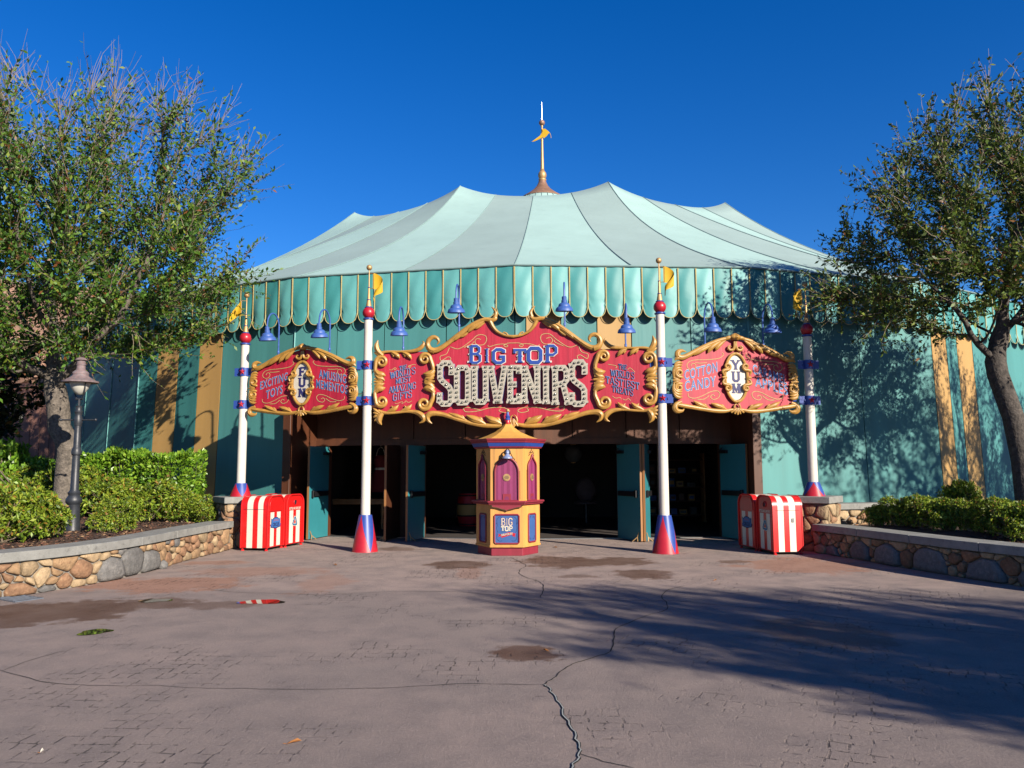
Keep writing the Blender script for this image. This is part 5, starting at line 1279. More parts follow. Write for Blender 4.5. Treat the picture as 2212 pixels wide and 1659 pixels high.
def booth_word(txt, x0, x1, zb, h, mats, wt, d, tiltz=0.0, hf=None):
    for mat, grow, dd in mats:
        mb = MB()
        for c, pl, sx, sz in word_place(txt, x0, x1, -zb, -zb - tiltz, h, lambda X, Y: (X, -Y), hfun=hf):
            sub = MB(); glyph(sub, c, pl, sx, sz, min(sx, sz) * wt * (1 + grow), 0, .002)
            mb.add([F(v[0], v[2], d + dd - v[1]) for v in sub.v], sub.f)
        mb.build('panel_lettering', mat, booth)
booth_word('BIG', -.105, .105, .552, .125, ((MT['boothr'], .5, .004), (MT['cream'], -.1, .007)), .24, .003)
booth_word('TOP', -.105, .105, .455, .078, ((MT['navy'], .4, .004), (MT['cream'], .05, .007)), .30, .003)
mb = MB(); mb.add([F(x, z, .0045) for x, z in ((-.165, .345), (-.10, .355), (-.10, .325), (0, .355), (.10, .385), (.10, .36), (.165, .34), (.145, .365), (.165, .40), (.115, .415), (.05, .43), (-.05, .40), (-.11, .375), (-.11, .39), (-.165, .40), (-.145, .375))], [tuple(range(16))]); mb.build('ribbon', MT['redpole'], booth)
booth_word('SOUVENIRS', -.105, .105, .360, .032, ((MT['cream'], .1, .006),), .26, .003, .030)
mb = MB(); sw = [(-.28, .91), (-.25, .925), (.25, .925), (.28, .91), (.26, .88), (.18, .87), (.10, .845), (.03, .83), (0, .81), (-.03, .83), (-.10, .845), (-.18, .87), (-.26, .88)]
mb.prism([F(x, z, .035) for x, z in reversed(sw)], (F(0, 0, 0) - F(0, 0, .03))); mb.build('carved_swag', MT['boothr'], booth, fix=True)
mb = MB(); mb.tube([F(x, z, .04) for x, z in [sw[0]] + list(reversed(sw[4:])) + [sw[3]]], .009, 5); mb.build('swag_edge', MT['brownline'], booth)
t = thing('bell_lamp', 'small pale blue bell shaped lamp fixed over the booth window', 'lamp', (BX, BY - AP - .02, 1.80), radians(-2))
mb = MB(); mb.lathe([(.058, 0), (.058, .012), (.03, .02)], 18); mb.v = [(x, -z + .015, y + .085) for x, y, z in mb.v]; mb.build('wall_rose', MT['black'], t, fix=True, smooth=True)
mb = MB(); mb.tube([(0, 0, .085), (0, -.06, .13), (0, -.10, .13), (0, -.12, .10)], .012, 6); mb.build('bracket', MT['goldm'], t)
mb = MB(); mb.lathe([(.012, .12), (.03, .10), (.035, .06), (.028, .05), (.045, .025), (.075, 0), (.090, -.015), (.092, -.035), (.08, -.035), (.02, .03)], 20, (0, -.12, 0), cap=False); mb.build('bell_shade', M('pale_blue_enamel', (.28, .36, .60), .35, .1, 10), t, smooth=True)
mb = MB(); mb.sphere((0, -.12, -.03), .022, 10, 8); mb.build('bulb', MT['glass'], t, smooth=True)

# ------------------------------------------------------------------ fieldstone masonry
def cells(w, h, n, seed, asp=1.35, big=()):
    r = random.Random(seed); P = []
    for (x, z, q) in big: P.append([x, z, q])
    tries = 0
    while len(P) < n and tries < n * 60:
        tries += 1
        x, z = r.uniform(0, w), r.uniform(0, h); q = r.choice([.055, .09, .09, .13, .15]) * sqrt(w * h / n) / .17
        if all(hypot((x - p[0]) / asp, z - p[1]) > .72 * (q + p[2]) for p in P): P.append([x, z, q])
    out = []
    for i, (x, z, q) in enumerate(P):
        poly = [(0, 0), (w, 0), (w, h), (0, h)]
        for j, (x2, z2, q2) in enumerate(P):
            if i == j or hypot(x2 - x, z2 - z) > 5 * (q + q2) : continue
            dx, dz = (x2 - x) / asp ** 2, z2 - z
            d2 = (x2 - x) ** 2 / asp ** 2 + (z2 - z) ** 2
            t = .5 + (q * q - q2 * q2) / (2 * d2)
            cx, cz = x + (x2 - x) * t, z + (z2 - z) * t
            new = []
            for k in range(len(poly)):
                a, b = poly[k], poly[(k + 1) % len(poly)]
                da = (a[0] - cx) * dx + (a[1] - cz) * dz; db = (b[0] - cx) * dx + (b[1] - cz) * dz
                if da <= 0: new.append(a)
                if (da < 0 < db) or (db < 0 < da):
                    s = da / (da - db); new.append((a[0] + (b[0] - a[0]) * s, a[1] + (b[1] - a[1]) * s))
            poly = new
            if len(poly) < 3: break
        if len(poly) >= 3: out.append(((x, z, q), poly))
    return out
def stone(parent, poly, mapf, bulge, r, mat, gap=.012):
    cx = sum(p[0] for p in poly) / len(poly); cz = sum(p[1] for p in poly) / len(poly)
    ext = sum(hypot(p[0] - cx, p[1] - cz) for p in poly) / len(poly)
    if ext < .022: return
    k = max(.3, 1 - gap / ext)
    Q = [(cx + (p[0] - cx) * k, cz + (p[1] - cz) * k) for p in poly]
    R_ = []
    for i in range(len(Q)):
        a, b = Q[i], Q[(i + 1) % len(Q)]; l = hypot(b[0] - a[0], b[1] - a[1])
        if l < .012: R_.append(((a[0] + b[0]) / 2, (a[1] + b[1]) / 2)); continue
        for f in (.18, .82): R_.append((a[0] + (b[0] - a[0]) * f + r.uniform(-.006, .006), a[1] + (b[1] - a[1]) * f + r.uniform(-.006, .006)))
    n = len(R_); 
    if n < 4: return
    dx, dz = r.uniform(-.25, .25), r.uniform(-.25, .25)
    vs = []
    for s, d in ((1.0, -.02), (.99, bulge * .40), (.90, bulge * .84), (.62, bulge * 1.0)):
        for p in R_:
            px_, pz_ = cx + (p[0] - cx) * s, cz + (p[1] - cz) * s
            dd = d * (1 + dx * (p[0] - cx) / ext + dz * (p[1] - cz) / ext) if d > 0 else d
            vs.append(mapf(px_, pz_, dd + (r.uniform(-.005, .005) if d > 0 else 0)))
    o = Vector(mapf(cx, cz, 0))
    vs = [Vector(v) - o for v in vs]
    fs = [(q * n + i, q * n + (i + 1) % n, (q + 1) * n + (i + 1) % n, (q + 1) * n + i) for q in range(3) for i in range(n)] + [tuple(3 * n + i for i in range(n))]
    mb = MB(); mb.add(vs, fs); ob = mb.build('stone', mat, parent, smooth=True, angle=180)
    ob.location = o
    return ob
def masonry(parent, w, h, n, seed, mapf, bulge=.05, grey=.12, big=(), asp=1.35):
    r = random.Random(seed * 3 + 1)
    for i, ((x, z, q), poly) in enumerate(cells(w, h, n, seed, asp, big)):
        u = r.random(); mat = STONES[3] if (u < grey or i < len(big)) else r.choice(STONES[:3])
        stone(parent, poly, mapf, bulge * r.uniform(.7, 1.25) * (1.5 if i < len(big) else 1), r, mat)
def curve_frame(pts):
    P = [Vector((p[0], p[1], 0)) for p in smooth_path(pts, 14)]; S = [0.0]
    for i in range(1, len(P)): S.append(S[-1] + (P[i] - P[i - 1]).length)
    def f(s):
        s = min(max(s, 0), S[-1] - 1e-6); i = int(np.searchsorted(S, s, 'right')) - 1; i = min(i, len(P) - 2)
        t = (P[i + 1] - P[i]).normalized(); return P[i] + t * (s - S[i]), t, Vector((t.y, -t.x, 0))
    return f, S[-1]
def planter(lab, pts, zt, seed, n, big, s0, s1, depth=.40, slab_len=1.25):
    f, L = curve_frame(pts)
    s1 = s1 or L - .05
    t = thing('planter_wall', lab, 'stone wall', f(L * .5)[0])
    o = Vector(t.location)
    wh = zt - .125
    mb = MB(off=o)                                                     # mortar core
    N = 60; vs = []
    for i in range(N + 1):
        p, tt, nn = f(L * i / N); q = p - nn * depth
        vs += [(p.x, p.y, -.02), (p.x, p.y, wh), (q.x, q.y, wh), (q.x, q.y, -.02)]
    mb.add(vs, [(4 * i + a, 4 * i + b, 4 * i + 4 + b, 4 * i + 4 + a) for i in range(N) for a, b in ((1, 0), (2, 1), (3, 2))] + [(0, 1, 2, 3), (4 * N + 3, 4 * N + 2, 4 * N + 1, 4 * N)])
    mb.build('mortar_core', MT['mortar'], t, fix=True)
    def mf(s, z, d):
        p, tt, nn = f(s + s0); return p + nn * d + Vector((0, 0, z)) - o
    masonry(t, s1 - s0, wh - .005, n, seed, mf, .055, .06, big)
    s = .0; r = random.Random(seed)
    while s < L - .2:                                                  # coping slabs
        e = min(L, s + slab_len * r.uniform(.85, 1.15)); mb = MB(off=o); m = 6; vs = []
        for i in range(m + 1):
            p, tt, nn = f(s + .004 + (e - s - .008) * i / m); a = p + nn * .075; b = p - nn * (depth + .03)
            vs += [(a.x, a.y, wh + .002), (a.x, a.y, zt), (b.x, b.y, zt), (b.x, b.y, wh + .002)]
        mb.add(vs, [(4 * i + a, 4 * i + (a + 1) % 4, 4 * i + 4 + (a + 1) % 4, 4 * i + 4 + a) for i in range(m) for a in range(4)] + [(3, 2, 1, 0), (4 * m, 4 * m + 1, 4 * m + 2, 4 * m + 3)])
        mb.build('coping_slab', MT['coping'], t, fix=True, bevel=.006)
        s = e
    return t, f, L
LW = [(-11.5, 6.3), (-9.5, 7.3), (-7.6, 8.7), (-6.45, 10.1), (-5.93, 11.2), (-5.73, 12.4), (-5.72, 13.8), (-5.68, 15.0), (-5.62, 16.05)]
planter('curved fieldstone planter wall with grey coping on the left of the plaza', LW, .56, 11, 105, ((5.05, .20, .24), (5.55, .10, .24), (4.55, .12, .22), (2.0, .2, .18)), 3.6, None)
RW = [(5.66, 15.1), (5.90, 14.3), (6.15, 13.1), (6.40, 12.0), (6.72, 11.0), (7.15, 10.0), (7.8, 8.9), (9.0, 7.6), (10.5, 6.6)]
planter('curved fieldstone planter wall in shade on the right of the plaza', RW, .53, 12, 90, ((1.25, .12, .22), (2.0, .10, .26), (2.9, .10, .28), (3.9, .08, .25), (.5, .05, .14)), 0.0, 7.2)
def block_wall(lab, a, b, z0, zt, seed, n):
    """short straight rear wall"""
    A, B = Vector((*a, 0)), Vector((*b, 0)); d = (B - A).normalized(); nn = Vector((d.y, -d.x, 0)); L = (B - A).length
    t = thing('low_wall', lab, 'stone wall', (A + B) / 2); o = Vector(t.location)
    mb = MB(off=o); p = [A, B, B - nn * .35, A - nn * .35]; mb.add([q + Vector((0, 0, z0)) for q in p] + [q + Vector((0, 0, zt - .12)) for q in p], [(3, 2, 1, 0), (4, 5, 6, 7), (0, 1, 5, 4), (1, 2, 6, 5), (2, 3, 7, 6), (3, 0, 4, 7)]); mb.build('mortar_core', MT['mortar'], t, fix=True)
    masonry(t, L, zt - .13 - z0, n, seed, lambda s, z, dd: A + d * s + nn * dd + Vector((0, 0, z0 + z)) - o, .05, .05)
    k = max(1, round(L / 1.3))
    for i in range(k):
        q0, q1 = A + d * (L * i / k + .004), A + d * (L * (i + 1) / k - .004); mb = MB(off=o); p = [q0 + nn * .06, q1 + nn * .06, q1 - nn * .40, q0 - nn * .40]
        mb.add([q + Vector((0, 0, zt - .118)) for q in p] + [q + Vector((0, 0, zt)) for q in p], [(3, 2, 1, 0), (4, 5, 6, 7), (0, 1, 5, 4), (1, 2, 6, 5), (2, 3, 7, 6), (3, 0, 4, 7)]); mb.build('coping_slab', MT['coping'], t, fix=True, bevel=.006)
block_wall('low fieldstone wall behind the right planter, running back from the pillar', (6.35, 16.05), (10.3, 17.0), .35, .86, 21, 60)
block_wall('short low fieldstone wall behind the left pillar', (-7.7, 19.0), (-6.05, 17.05), .35, .93, 22, 40)
def pillar(p, half, seed, lab, rz):
    t = thing('stone_pillar', lab, 'pillar', (*p, 0), rz); h = .90; a = half * .92
    mb = MB(); mb.box((0, 0, h / 2 - .01), (2 * a, 2 * a, h + .02)); mb.build('mortar_core', MT['mortar'], t)
    for i in range(4):
        ang = i * pi / 2; n = Vector((sin(ang), -cos(ang), 0)); x = Vector((cos(ang), sin(ang), 0))
        if i == 2: continue
        masonry(t, 2 * a + .06, h - .01, 15, seed + i, lambda u, z, d, n=n, x=x: n * (a + d) + x * (u - a - .03) + Vector((0, 0, z)), .06, .1, asp=1.15)
    mb = MB(); mb.box((0, 0, h + .066), (2 * half + .10, 2 * half + .10, .128)); mb.build('cap_slab', MT['coping'], t, bevel=.01)
pillar((-5.62, 16.60), .385, 31, 'square fieldstone pillar under the left flag pole', radians(35))
pillar((5.87, 15.68), .385, 41, 'square fieldstone pillar under the right flag pole', radians(-38))
# planting beds: mulch banked up gently behind the walls
def bed(curve, x0, x1, y0, y1, zb, slope, nm, lab):
    f, L = curve_frame(curve); n = 260; kd = KDTree(n); fr = [f(L * i / (n - 1)) for i in range(n)]
    for i, q in enumerate(fr): kd.insert(q[0], i)
    kd.balance()
    def off(x, y):
        p = Vector((x, y, 0)); _, i, _ = kd.find(p); return (p - fr[i][0]).dot(-fr[i][2])
    rr = random.Random(3)
    z = lambda x, y: zb + slope * min(max(off(x, y) - .35, 0), 3.5) + .02 * sin(3.1 * x) * sin(2.7 * y)
    c = .22; nx, ny = int((x1 - x0) / c), int((y1 - y0) / c); ids = {}; mb = MB(); vs, fs = [], []
    def vid(i, j):
        if (i, j) not in ids:
            x, y = x0 + i * c, y0 + j * c; ids[i, j] = len(vs); vs.append((x, y, z(x, y)))
        return ids[i, j]
    for i in range(nx):
        for j in range(ny):
            o_ = off(x0 + (i + .5) * c, y0 + (j + .5) * c)
            if o_ > .20: fs.append((vid(i, j), vid(i + 1, j), vid(i + 1, j + 1), vid(i, j + 1)))
    mb.add(vs, fs)
    tag(mb.build(nm, MT['soil'], smooth=True, angle=180), lab, kind='structure')
    return z
zbedL = bed(LW + [(-5.62, 17.0), (-6.4, 18.4), (-8.2, 20.2)], -22, -5.5, 6.5, 26, .455, .085, 'mulch_bed', 'dark mulch bed behind the left planter wall')
zbedR = bed([(8.6, 18.4), (6.6, 16.6), (5.85, 15.9), (5.66, 15.1)] + RW[1:], 5.5, 22, 6.5, 24, .425, .06, 'mulch_bed', 'dark mulch bed behind the right planter wall')
# ------------------------------------------------------------------ street lamp
LP = (-7.50, 13.75)
t = thing('street_lamp', 'black cast iron street lamp with frosted globe under a faded copper hood', 'street lamp', (*LP, .45))
zz = lambda py: at(165, py, LP[1]).z - .45
mb = MB(); mb.lathe([(.13, 0), (.13, .10), (.115, .14), (.10, .55), (.115, .60), (.115, .63), (.10, .66), (.085, .70)], 20); mb.build('base', MT['iron'], t, smooth=True)
s0 = zz(1098); 
mb = MB(); mb.lathe([(.085, .68), (.085, zz(1092)), (.13, zz(1085)), (.13, zz(1078)), (.09, zz(1070)), (.10, zz(1064)), (.068, zz(1058)), (.061, zz(984)), (.078, zz(982)), (.083, zz(976)), (.068, zz(968)), (.056, zz(966)), (.050, zz(918))], 20); mb.build('shaft', MT['iron'], t, smooth=True)
mb = MB(); mb.lathe([(.058, zz(920)), (.066, zz(914)), (.07, zz(904)), (.05, zz(898)), (.06, zz(893)), (.07, zz(890)), (.05, zz(886)), (.052, zz(878)), (.056, zz(877)), (.01, zz(876))], 18); mb.build('neck', MT['iron'], t, smooth=True)
mb = MB(); mb.tube([(-.30, 0, zz(907)), (.30, 0, zz(907))], .013, 8)
for s in (-1, 1): mb.sphere((s * .30, 0, zz(907)), .026, 10, 8)
mb.build('ladder_bar', MT['iron'], t, smooth=True)
cz = zz(834)
mb = MB(); pts = [(.0, 0, zz(877)), (.0, 0, zz(868))]
mb.tube([(0, 0, zz(878)), (0, 0, zz(862))], .02, 8); mb.tube([(-.06, 0, zz(862)), (.06, 0, zz(862))], .018, 8)
for s in (-1, 1): mb.tube([(s * .05, -.02 * s, zz(862)), (s * .11, -.06 * s, zz(852)), (s * .14, -.10 * s, zz(842)), (s * .15, -.10 * s, zz(826))], .011, 6)
mb.build('yoke', MT['iron'], t, smooth=True)
zt = zz(827)
mb = MB(); mb.lathe([(.012, zz(853.5)), (.05, zz(852)), (.10, zz(846)), (.14, zz(838)), (.162, zz(828)), (.165, zt)], 24); mb.build('globe', MT['glass'], t, smooth=True)
mb = MB(); mb.lathe([(.16, zt), (.292, zt), (.296, zt + .028), (.25, zt + .04), (.16, zt + .095), (.13, zt + .12), (.13, zt + .145), (.135, zt + .16), (.125, zt + .185), (.09, zt + .215), (.076, zt + .225), (.078, zt + .245), (.070, zt + .25), (.070, zt + .30), (.078, zt + .31), (.078, zt + .325), (.070, zt + .33), (.075, zt + .365), (.066, zt + .37), (.066, zt + .385),
                     (.10, zt + .395), (.095, zt + .405), (.06, zt + .435), (.02, zt + .45)], 26); mb.build('hood', MT['lampcap'], t, smooth=True, angle=30)

MT['chip_red'] = M('bark_chip_red', (.17, .075, .045), .95, .3, 20)
MT['chip_tan'] = M('bark_chip_tan', (.36, .22, .12), .95, .3, 20)
# ------------------------------------------------------------------ leaves, shrubs, trees
def leaf_mesh(name, pos, axis, size, mats, probs, ratio=.42, fold=.18):
    pos = np.asarray(pos, float); n = len(pos)
    a = axis / np.linalg.norm(axis, axis=1, keepdims=True)
    r = rng.normal(size=(n, 3)); b = np.cross(a, r); b /= np.linalg.norm(b, axis=1, keepdims=True) + 1e-9; c = np.cross(a, b)
    s = np.asarray(size)[:, None]
    v = np.empty((n, 4, 3)); v[:, 0] = pos; v[:, 1] = pos + a * s * .5 + b * s * ratio * .5 + c * s * fold * .5; v[:, 2] = pos + a * s; v[:, 3] = pos + a * s * .5 - b * s * ratio * .5 + c * s * fold * .5
    me = bpy.data.meshes.new(name)
    me.vertices.add(4 * n); me.vertices.foreach_set('co', v.reshape(-1))
    me.loops.add(4 * n); me.loops.foreach_set('vertex_index', np.arange(4 * n, dtype=np.int32))
    me.polygons.add(n); me.polygons.foreach_set('loop_start', np.arange(0, 4 * n, 4, dtype=np.int32)); me.polygons.foreach_set('loop_total', np.full(n, 4, np.int32))
    for m in mats: me.materials.append(m)
    me.polygons.foreach_set('material_index', rng.choice(len(mats), n, p=probs).astype(np.int32))
    me.update(calc_edges=True); me.validate()
    return me
def grow(att, base, trunk, step, infl, kill, iters, bias=(0, 0, .15)):
    """space colonisation: branches reach for the attraction points"""
    nodes = [Vector(base)]; par = [-1]
    for p in trunk:
        n0 = nodes[-1]; d = Vector(p) - n0; k = max(1, round(d.length / step))
        for i in range(1, k + 1): nodes.append(n0 + d * i / k); par.append(len(nodes) - 2)
    att = [Vector(a) for a in att]; bias = Vector(bias)
    for it in range(iters):
        kd = KDTree(len(nodes))
        for i, p in enumerate(nodes): kd.insert(p, i)
        kd.balance(); acc = {}; keep = []
        for a in att:
            _, i, d = kd.find(a)
            if d < kill: continue
            keep.append(a)
            if d < infl: acc.setdefault(i, []).append((a - nodes[i]).normalized())
        att = keep
        if not acc: 
            infl *= 1.5
            if infl > 20: break
            continue
        for i, ds in acc.items():
            d = sum(ds, Vector()) / len(ds) + bias + Vector((random.gauss(0, .16), random.gauss(0, .16), random.gauss(0, .12)))
            if par[i] >= 0: d += (nodes[i] - nodes[par[i]]).normalized() * .35
            if d.length < 1e-4: continue
            nodes.append(nodes[i] + d.normalized() * step); par.append(i)
        if len(att) < 4: break
    return nodes, par
def skeleton(nodes, par, rtip, rroot, ex=2.3, mb=None, sides=7):
    n = len(nodes); ch = [[] for _ in range(n)]
    for i, p in enumerate(par):
        if p >= 0: ch[p].append(i)
    rad = [0.0] * n
    for i in range(n - 1, -1, -1):
        rad[i] = rtip if not ch[i] else sum(rad[c] ** ex for c in ch[i]) ** (1 / ex)
    f = math.log(rroot / rtip) / max(.1, math.log(rad[0] / rtip))
    rad = [rtip * (r / rtip) ** f for r in rad]
    mb = mb or MB(); stack = [0]; done = set()
    while stack:
        s = stack.pop(); path = [par[s]] if par[s] >= 0 else []
        rr = [rad[s] * 1.0] if path else []; i = s
        while True:
            path.append(i); rr.append(rad[i])
            if not ch[i]: break
            c = sorted(ch[i], key=lambda q: -rad[q]); stack += c[1:]; i = c[0]
        if len(path) < 2: continue
        sd = 10 if rr[min(1, len(rr) - 1)] > .08 else (6 if rr[0] > .02 else 4)
        mb.tube([nodes[q] for q in path], rr, sd)
    return rad, ch, mb
def in_blob(blobs, n):
    out = []
    vol = np.array([b[3] * b[4] * b[5] for b in blobs]); pr = vol / vol.sum()
    while len(out) < n:
        b = blobs[rng.choice(len(blobs), p=pr)]
        v = rng.normal(size=3); v /= np.linalg.norm(v); r = rng.random() ** (1 / 2.4)
        out.append((b[0] + v[0] * r * b[3], b[1] + v[1] * r * b[4], b[2] + v[2] * r * b[5]))
    return out
def tree(name, lab, cat, loc, trunk, blobs, natt, step, r_root, leafm, probs, nsh, lps, lsize, shoot=(.45, .95), bark='bark', upl=.55, group=None, inner=9000, bare=.25, kill=2.0, ratio=.42, seed=1):
    random.seed(seed)
    global rng; rng = np.random.default_rng(seed)
    t = thing(name, lab, cat, loc, 0, group)
    nodes, par = grow(in_blob(blobs, natt), (0, 0, -.15), trunk, step, step * 9, step * kill, 70)
    rad, ch, mb = skeleton(nodes, par, .0075, r_root)
    mb.build('trunk', MT[bark], t, smooth=True, angle=180)
    C = np.mean([[b[0], b[1], b[2]] for b in blobs], axis=0)
    tips = [i for i in range(len(nodes)) if rad[i] < .022]
    tw = MB(); pos, axs, siz = [], [], []
    for k in range(nsh):
        i = random.choice(tips); p = nodes[i]
        out = (p - Vector(C)); out = out.normalized() if out.length > .01 else Vector((0, 0, 1))
        d0 = (p - nodes[par[i]]).normalized()
        d = (d0 * .6 + out * .45 + Vector((0, 0, upl * random.random())) + Vector((random.gauss(0, .4), random.gauss(0, .4), random.gauss(0, .35)))).normalized()
        L = random.uniform(*shoot); q = p; P = [p]
        for s in range(3):
            d = (d + Vector((random.gauss(0, .16), random.gauss(0, .16), random.gauss(0, .13) + .06))).normalized(); q = q + d * L / 3; P.append(q)
        tw.tube(P, [.0055, .0045, .0035, .002], 3, cap=False)
        hi = (p.z - C[2]) / max(b[5] for b in blobs)
        m = int(lps * random.uniform(.6, 1.3) * (1 - bare * max(0, hi) * random.uniform(.6, 1.6)))
        for s in range(max(0, m)):
            f = random.uniform(.05, 1.0) * 3; j = min(2, int(f)); w = f - j
            pt = P[j] * (1 - w) + P[j + 1] * w
            pos.append(pt); axs.append((P[j + 1] - P[j]).normalized() * .5 + Vector((random.gauss(0, .6), random.gauss(0, .6), random.gauss(0, .6)))); siz.append(lsize * random.uniform(.5, 1.45))
    for k in range(inner):
        i = random.choice(tips); p = nodes[i]
        if random.random() < bare * 1.25 * (p.z - C[2]) / max(b[5] for b in blobs): continue
        pos.append(p + Vector((random.gauss(0, .13), random.gauss(0, .13), random.gauss(0, .13)))); axs.append(Vector((random.gauss(0, 1), random.gauss(0, 1), random.gauss(0, 1)))); siz.append(lsize * random.uniform(.65, 1.3))
    tw.build('twigs', MT['twig'], t)
    me = leaf_mesh('crown', [tuple(p) for p in pos], np.array([tuple(a) for a in axs]), siz, leafm, probs, ratio)
    link('crown', me, t)
    return t
tL = tree('broadleaf_tree', 'tall fine leaved evergreen tree with pale bare shoots behind the left street lamp', 'tree', (-8.72, 15.6, .42),
     [(.03, 0, 1.0), (.05, .0, 1.55)], [(-.3, 0, 5.1, 3.5, 3.0, 2.2), (-.1, 0, 6.9, 3.95, 2.9, 2.0), (-2.0, 0, 5.2, 3.5, 3, 2.4), (-.5, -.3, 4.2, 2.7, 2.2, 1.5), (-.5, 0, 8.0, 2.9, 2.2, 1.3)],
     1500, .24, .205, LEAF_OAK, [.38, .38, .19, .05], 3700, 17, .098, (.5, 1.15), 'bark', .8, inner=54000, bare=.75, seed=5)
tR = tree('broadleaf_tree', 'leaning fine leaved evergreen tree on the right with dark low branches', 'tree', (9.45, 14.75, .40),
     [(-.05, 0, 1.3), (-.16, 0, 2.1), (-.36, .05, 2.9)], [(-.1, 0, 5.4, 2.9, 2.4, 2.1), (.6, 0, 6.6, 2.7, 2.4, 1.9), (-1.3, -.2, 4.3, 2.2, 1.9, 1.0), (1.5, 0, 4.8, 2.2, 2, 1.6), (.1, 0, 7.6, 1.5, 1.4, 1.0)],
     1150, .24, .185, LEAF_OAK2, [.42, .33, .20, .05], 2800, 17, .095, (.4, .95), 'bark_d', .5, inner=24000, bare=.35, seed=9)
tS = tree('broadleaf_tree', 'thin crowned fine leaved tree at the far right behind the planter, outside the view', 'tree', (20.5, 12.0, .40),
     [(.05, 0, 1.3), (.15, 0, 2.2)], [(0, 0, 4.6, 3.0, 2.8, 2.0), (.3, 0, 6.2, 2.6, 2.4, 1.8)], 520, .30, .20, LEAF_OAK2, [.42, .33, .20, .05], 1150, 12, .10, (.4, .95), 'bark_d', .5, inner=5000, bare=.35, seed=19)
# more trees of the same planting stand along the right side of the plaza, outside the picture; their shade falls into it
copy_thing(tS, (17.0, 9.2, .4), 1.9, 'fine leaved tree further right along the planter', (1, 1, .95))
copy_thing(tS, (16.2, 13.9, .4), 3.6, 'thin crowned fine leaved tree beyond the right edge of the planter', .9)
copy_thing(tR, (12.5, -3.3, 0), 2.6, 'broad fine leaved tree beside the plaza to the right of the camera', .92)
copy_thing(tR, (15.0, -3.6, 0), 4.4, 'second fine leaved tree to the right of the camera', .92)
tM = tree('magnolia_tree', 'dark big leaved magnolia at the far left edge', 'tree', (-14.1, 19.6, .42), [(.1, 0, 1.2), (.2, 0, 2.2)],
     [(.6, 0, 3.2, 2.0, 1.8, 1.9), (1.0, -.3, 3.0, 1.6, 1.5, .8)], 260, .25, .14, LEAF_MAG, [.55, .37, .08], 520, 9, .19, (.25, .5), 'bark_d', .4, inner=1500, bare=0, ratio=.45, seed=14)

def bush_mesh(kind, seed, rx, ry, h, ntuft, leaves, lsize, mats, probs, ratio):
    global rng; rng = np.random.default_rng(seed); r = random.Random(seed)
    lumps = [(r.uniform(-.55, .55) * rx, r.uniform(-.55, .55) * ry, r.uniform(.25, .75) * h, r.uniform(.40, .62)) for _ in range(9)]
    pos, axs, siz = [], [], []; tw = MB(); k = 0
    while k < ntuft:
        l = r.choice(lumps); v = Vector((r.gauss(0, 1), r.gauss(0, 1), r.gauss(0.25, .8))).normalized(); q = r.uniform(.72, 1.06)
        c = Vector((l[0] + v.x * l[3] * rx * q, l[1] + v.y * l[3] * ry * q, l[2] + v.z * l[3] * h * .62 * q))
        if c.z < .06 or c.z > h * 1.12: continue
        k += 1
        ax = (v + Vector((0, 0, .5)) + Vector((r.gauss(0, .3), r.gauss(0, .3), r.gauss(0, .3)))).normalized()
        for j in range(leaves):
            d = Vector((r.gauss(0, 1), r.gauss(0, 1), r.gauss(0, 1))); d = (d - ax * d.dot(ax)).normalized() + ax * r.uniform(.2, .9)
            pos.append(tuple(c + d * .004)); axs.append(tuple(d)); siz.append(lsize * r.uniform(.7, 1.25))
        if k % 5 == 0:
            b = Vector((r.uniform(-.15, .15) * rx, r.uniform(-.15, .15) * ry, 0)); m = (b + c) / 2 + Vector((r.gauss(0, .05), r.gauss(0, .05), r.uniform(-.05, .12))); tw.tube([b, m, c], [.008, .005, .003], 3, cap=False)
    return leaf_mesh('foliage', pos, np.array(axs), siz, mats, probs, ratio), tw.mesh('stems', MT['twig'])
AZ = [bush_mesh('azalea', 60 + i, .55, .50, .62, 1150, 7, .064, LEAF_AZ, [.34, .40, .20, .06], .36) for i in range(3)]
HB = [bush_mesh('hedge', 80 + i, .60, .55, .85, 950, 5, .085, LEAF_HEDGE, [.35, .45, .20], .55) for i in range(2)]
def shrub(i, x, y, z, rz, sc, lab, group, src=AZ, name='azalea_shrub'):
    t = thing(name, lab, 'shrub', (x, y, z), rz, group); t.scale = sc if hasattr(sc, '__len__') else (sc,) * 3
    link('foliage', src[i % len(src)][0], t); link('stems', src[i % len(src)][1], t); return t
GA = 'azaleas along the planter walls'
spots = [((-10, 1180), 1.15, 'yellow green azalea at the left edge of the picture above the coping'), ((48, 1174), 1.15, 'yellow green azalea above the coping, second from the left edge'), ((92, 1170), .85, 'yellow green azalea left of the street lamp foot'),
         ((238, 1153), .74, 'yellow green azalea right of the street lamp foot, by the open mulch'), ((20, 1124), 1.35, 'pale tipped azalea with white blossom under the guy ropes'), ((88, 1130), 1.30, 'azalea between the guy ropes and the tree trunk'),
         ((160, 1132), 1.30, 'bronze tipped azalea directly behind the street lamp'), ((236, 1136), 1.25, 'bronze tipped azalea before the clipped hedge, right of the lamp'), ((300, 1134), 1.15, 'bronze tipped azalea before the middle of the clipped hedge'),
         ((354, 1131), 1.05, 'thin azalea with bare grey stems before the hedge end'), ((404, 1129), .95, 'small azalea at the hedge end near the left pillar'), ((444, 1129), .7, 'smallest azalea beside the left stone pillar')]
for i, ((px, py), s, lab) in enumerate(spots):
    g_ = ground(px, py, .50); shrub(i, g_.x, g_.y, zbedL(g_.x, g_.y) - .01, i * 1.3, (s * 1.08, s * 1.0, s * (1.18 if py > 1140 else 1.12)), lab, GA)
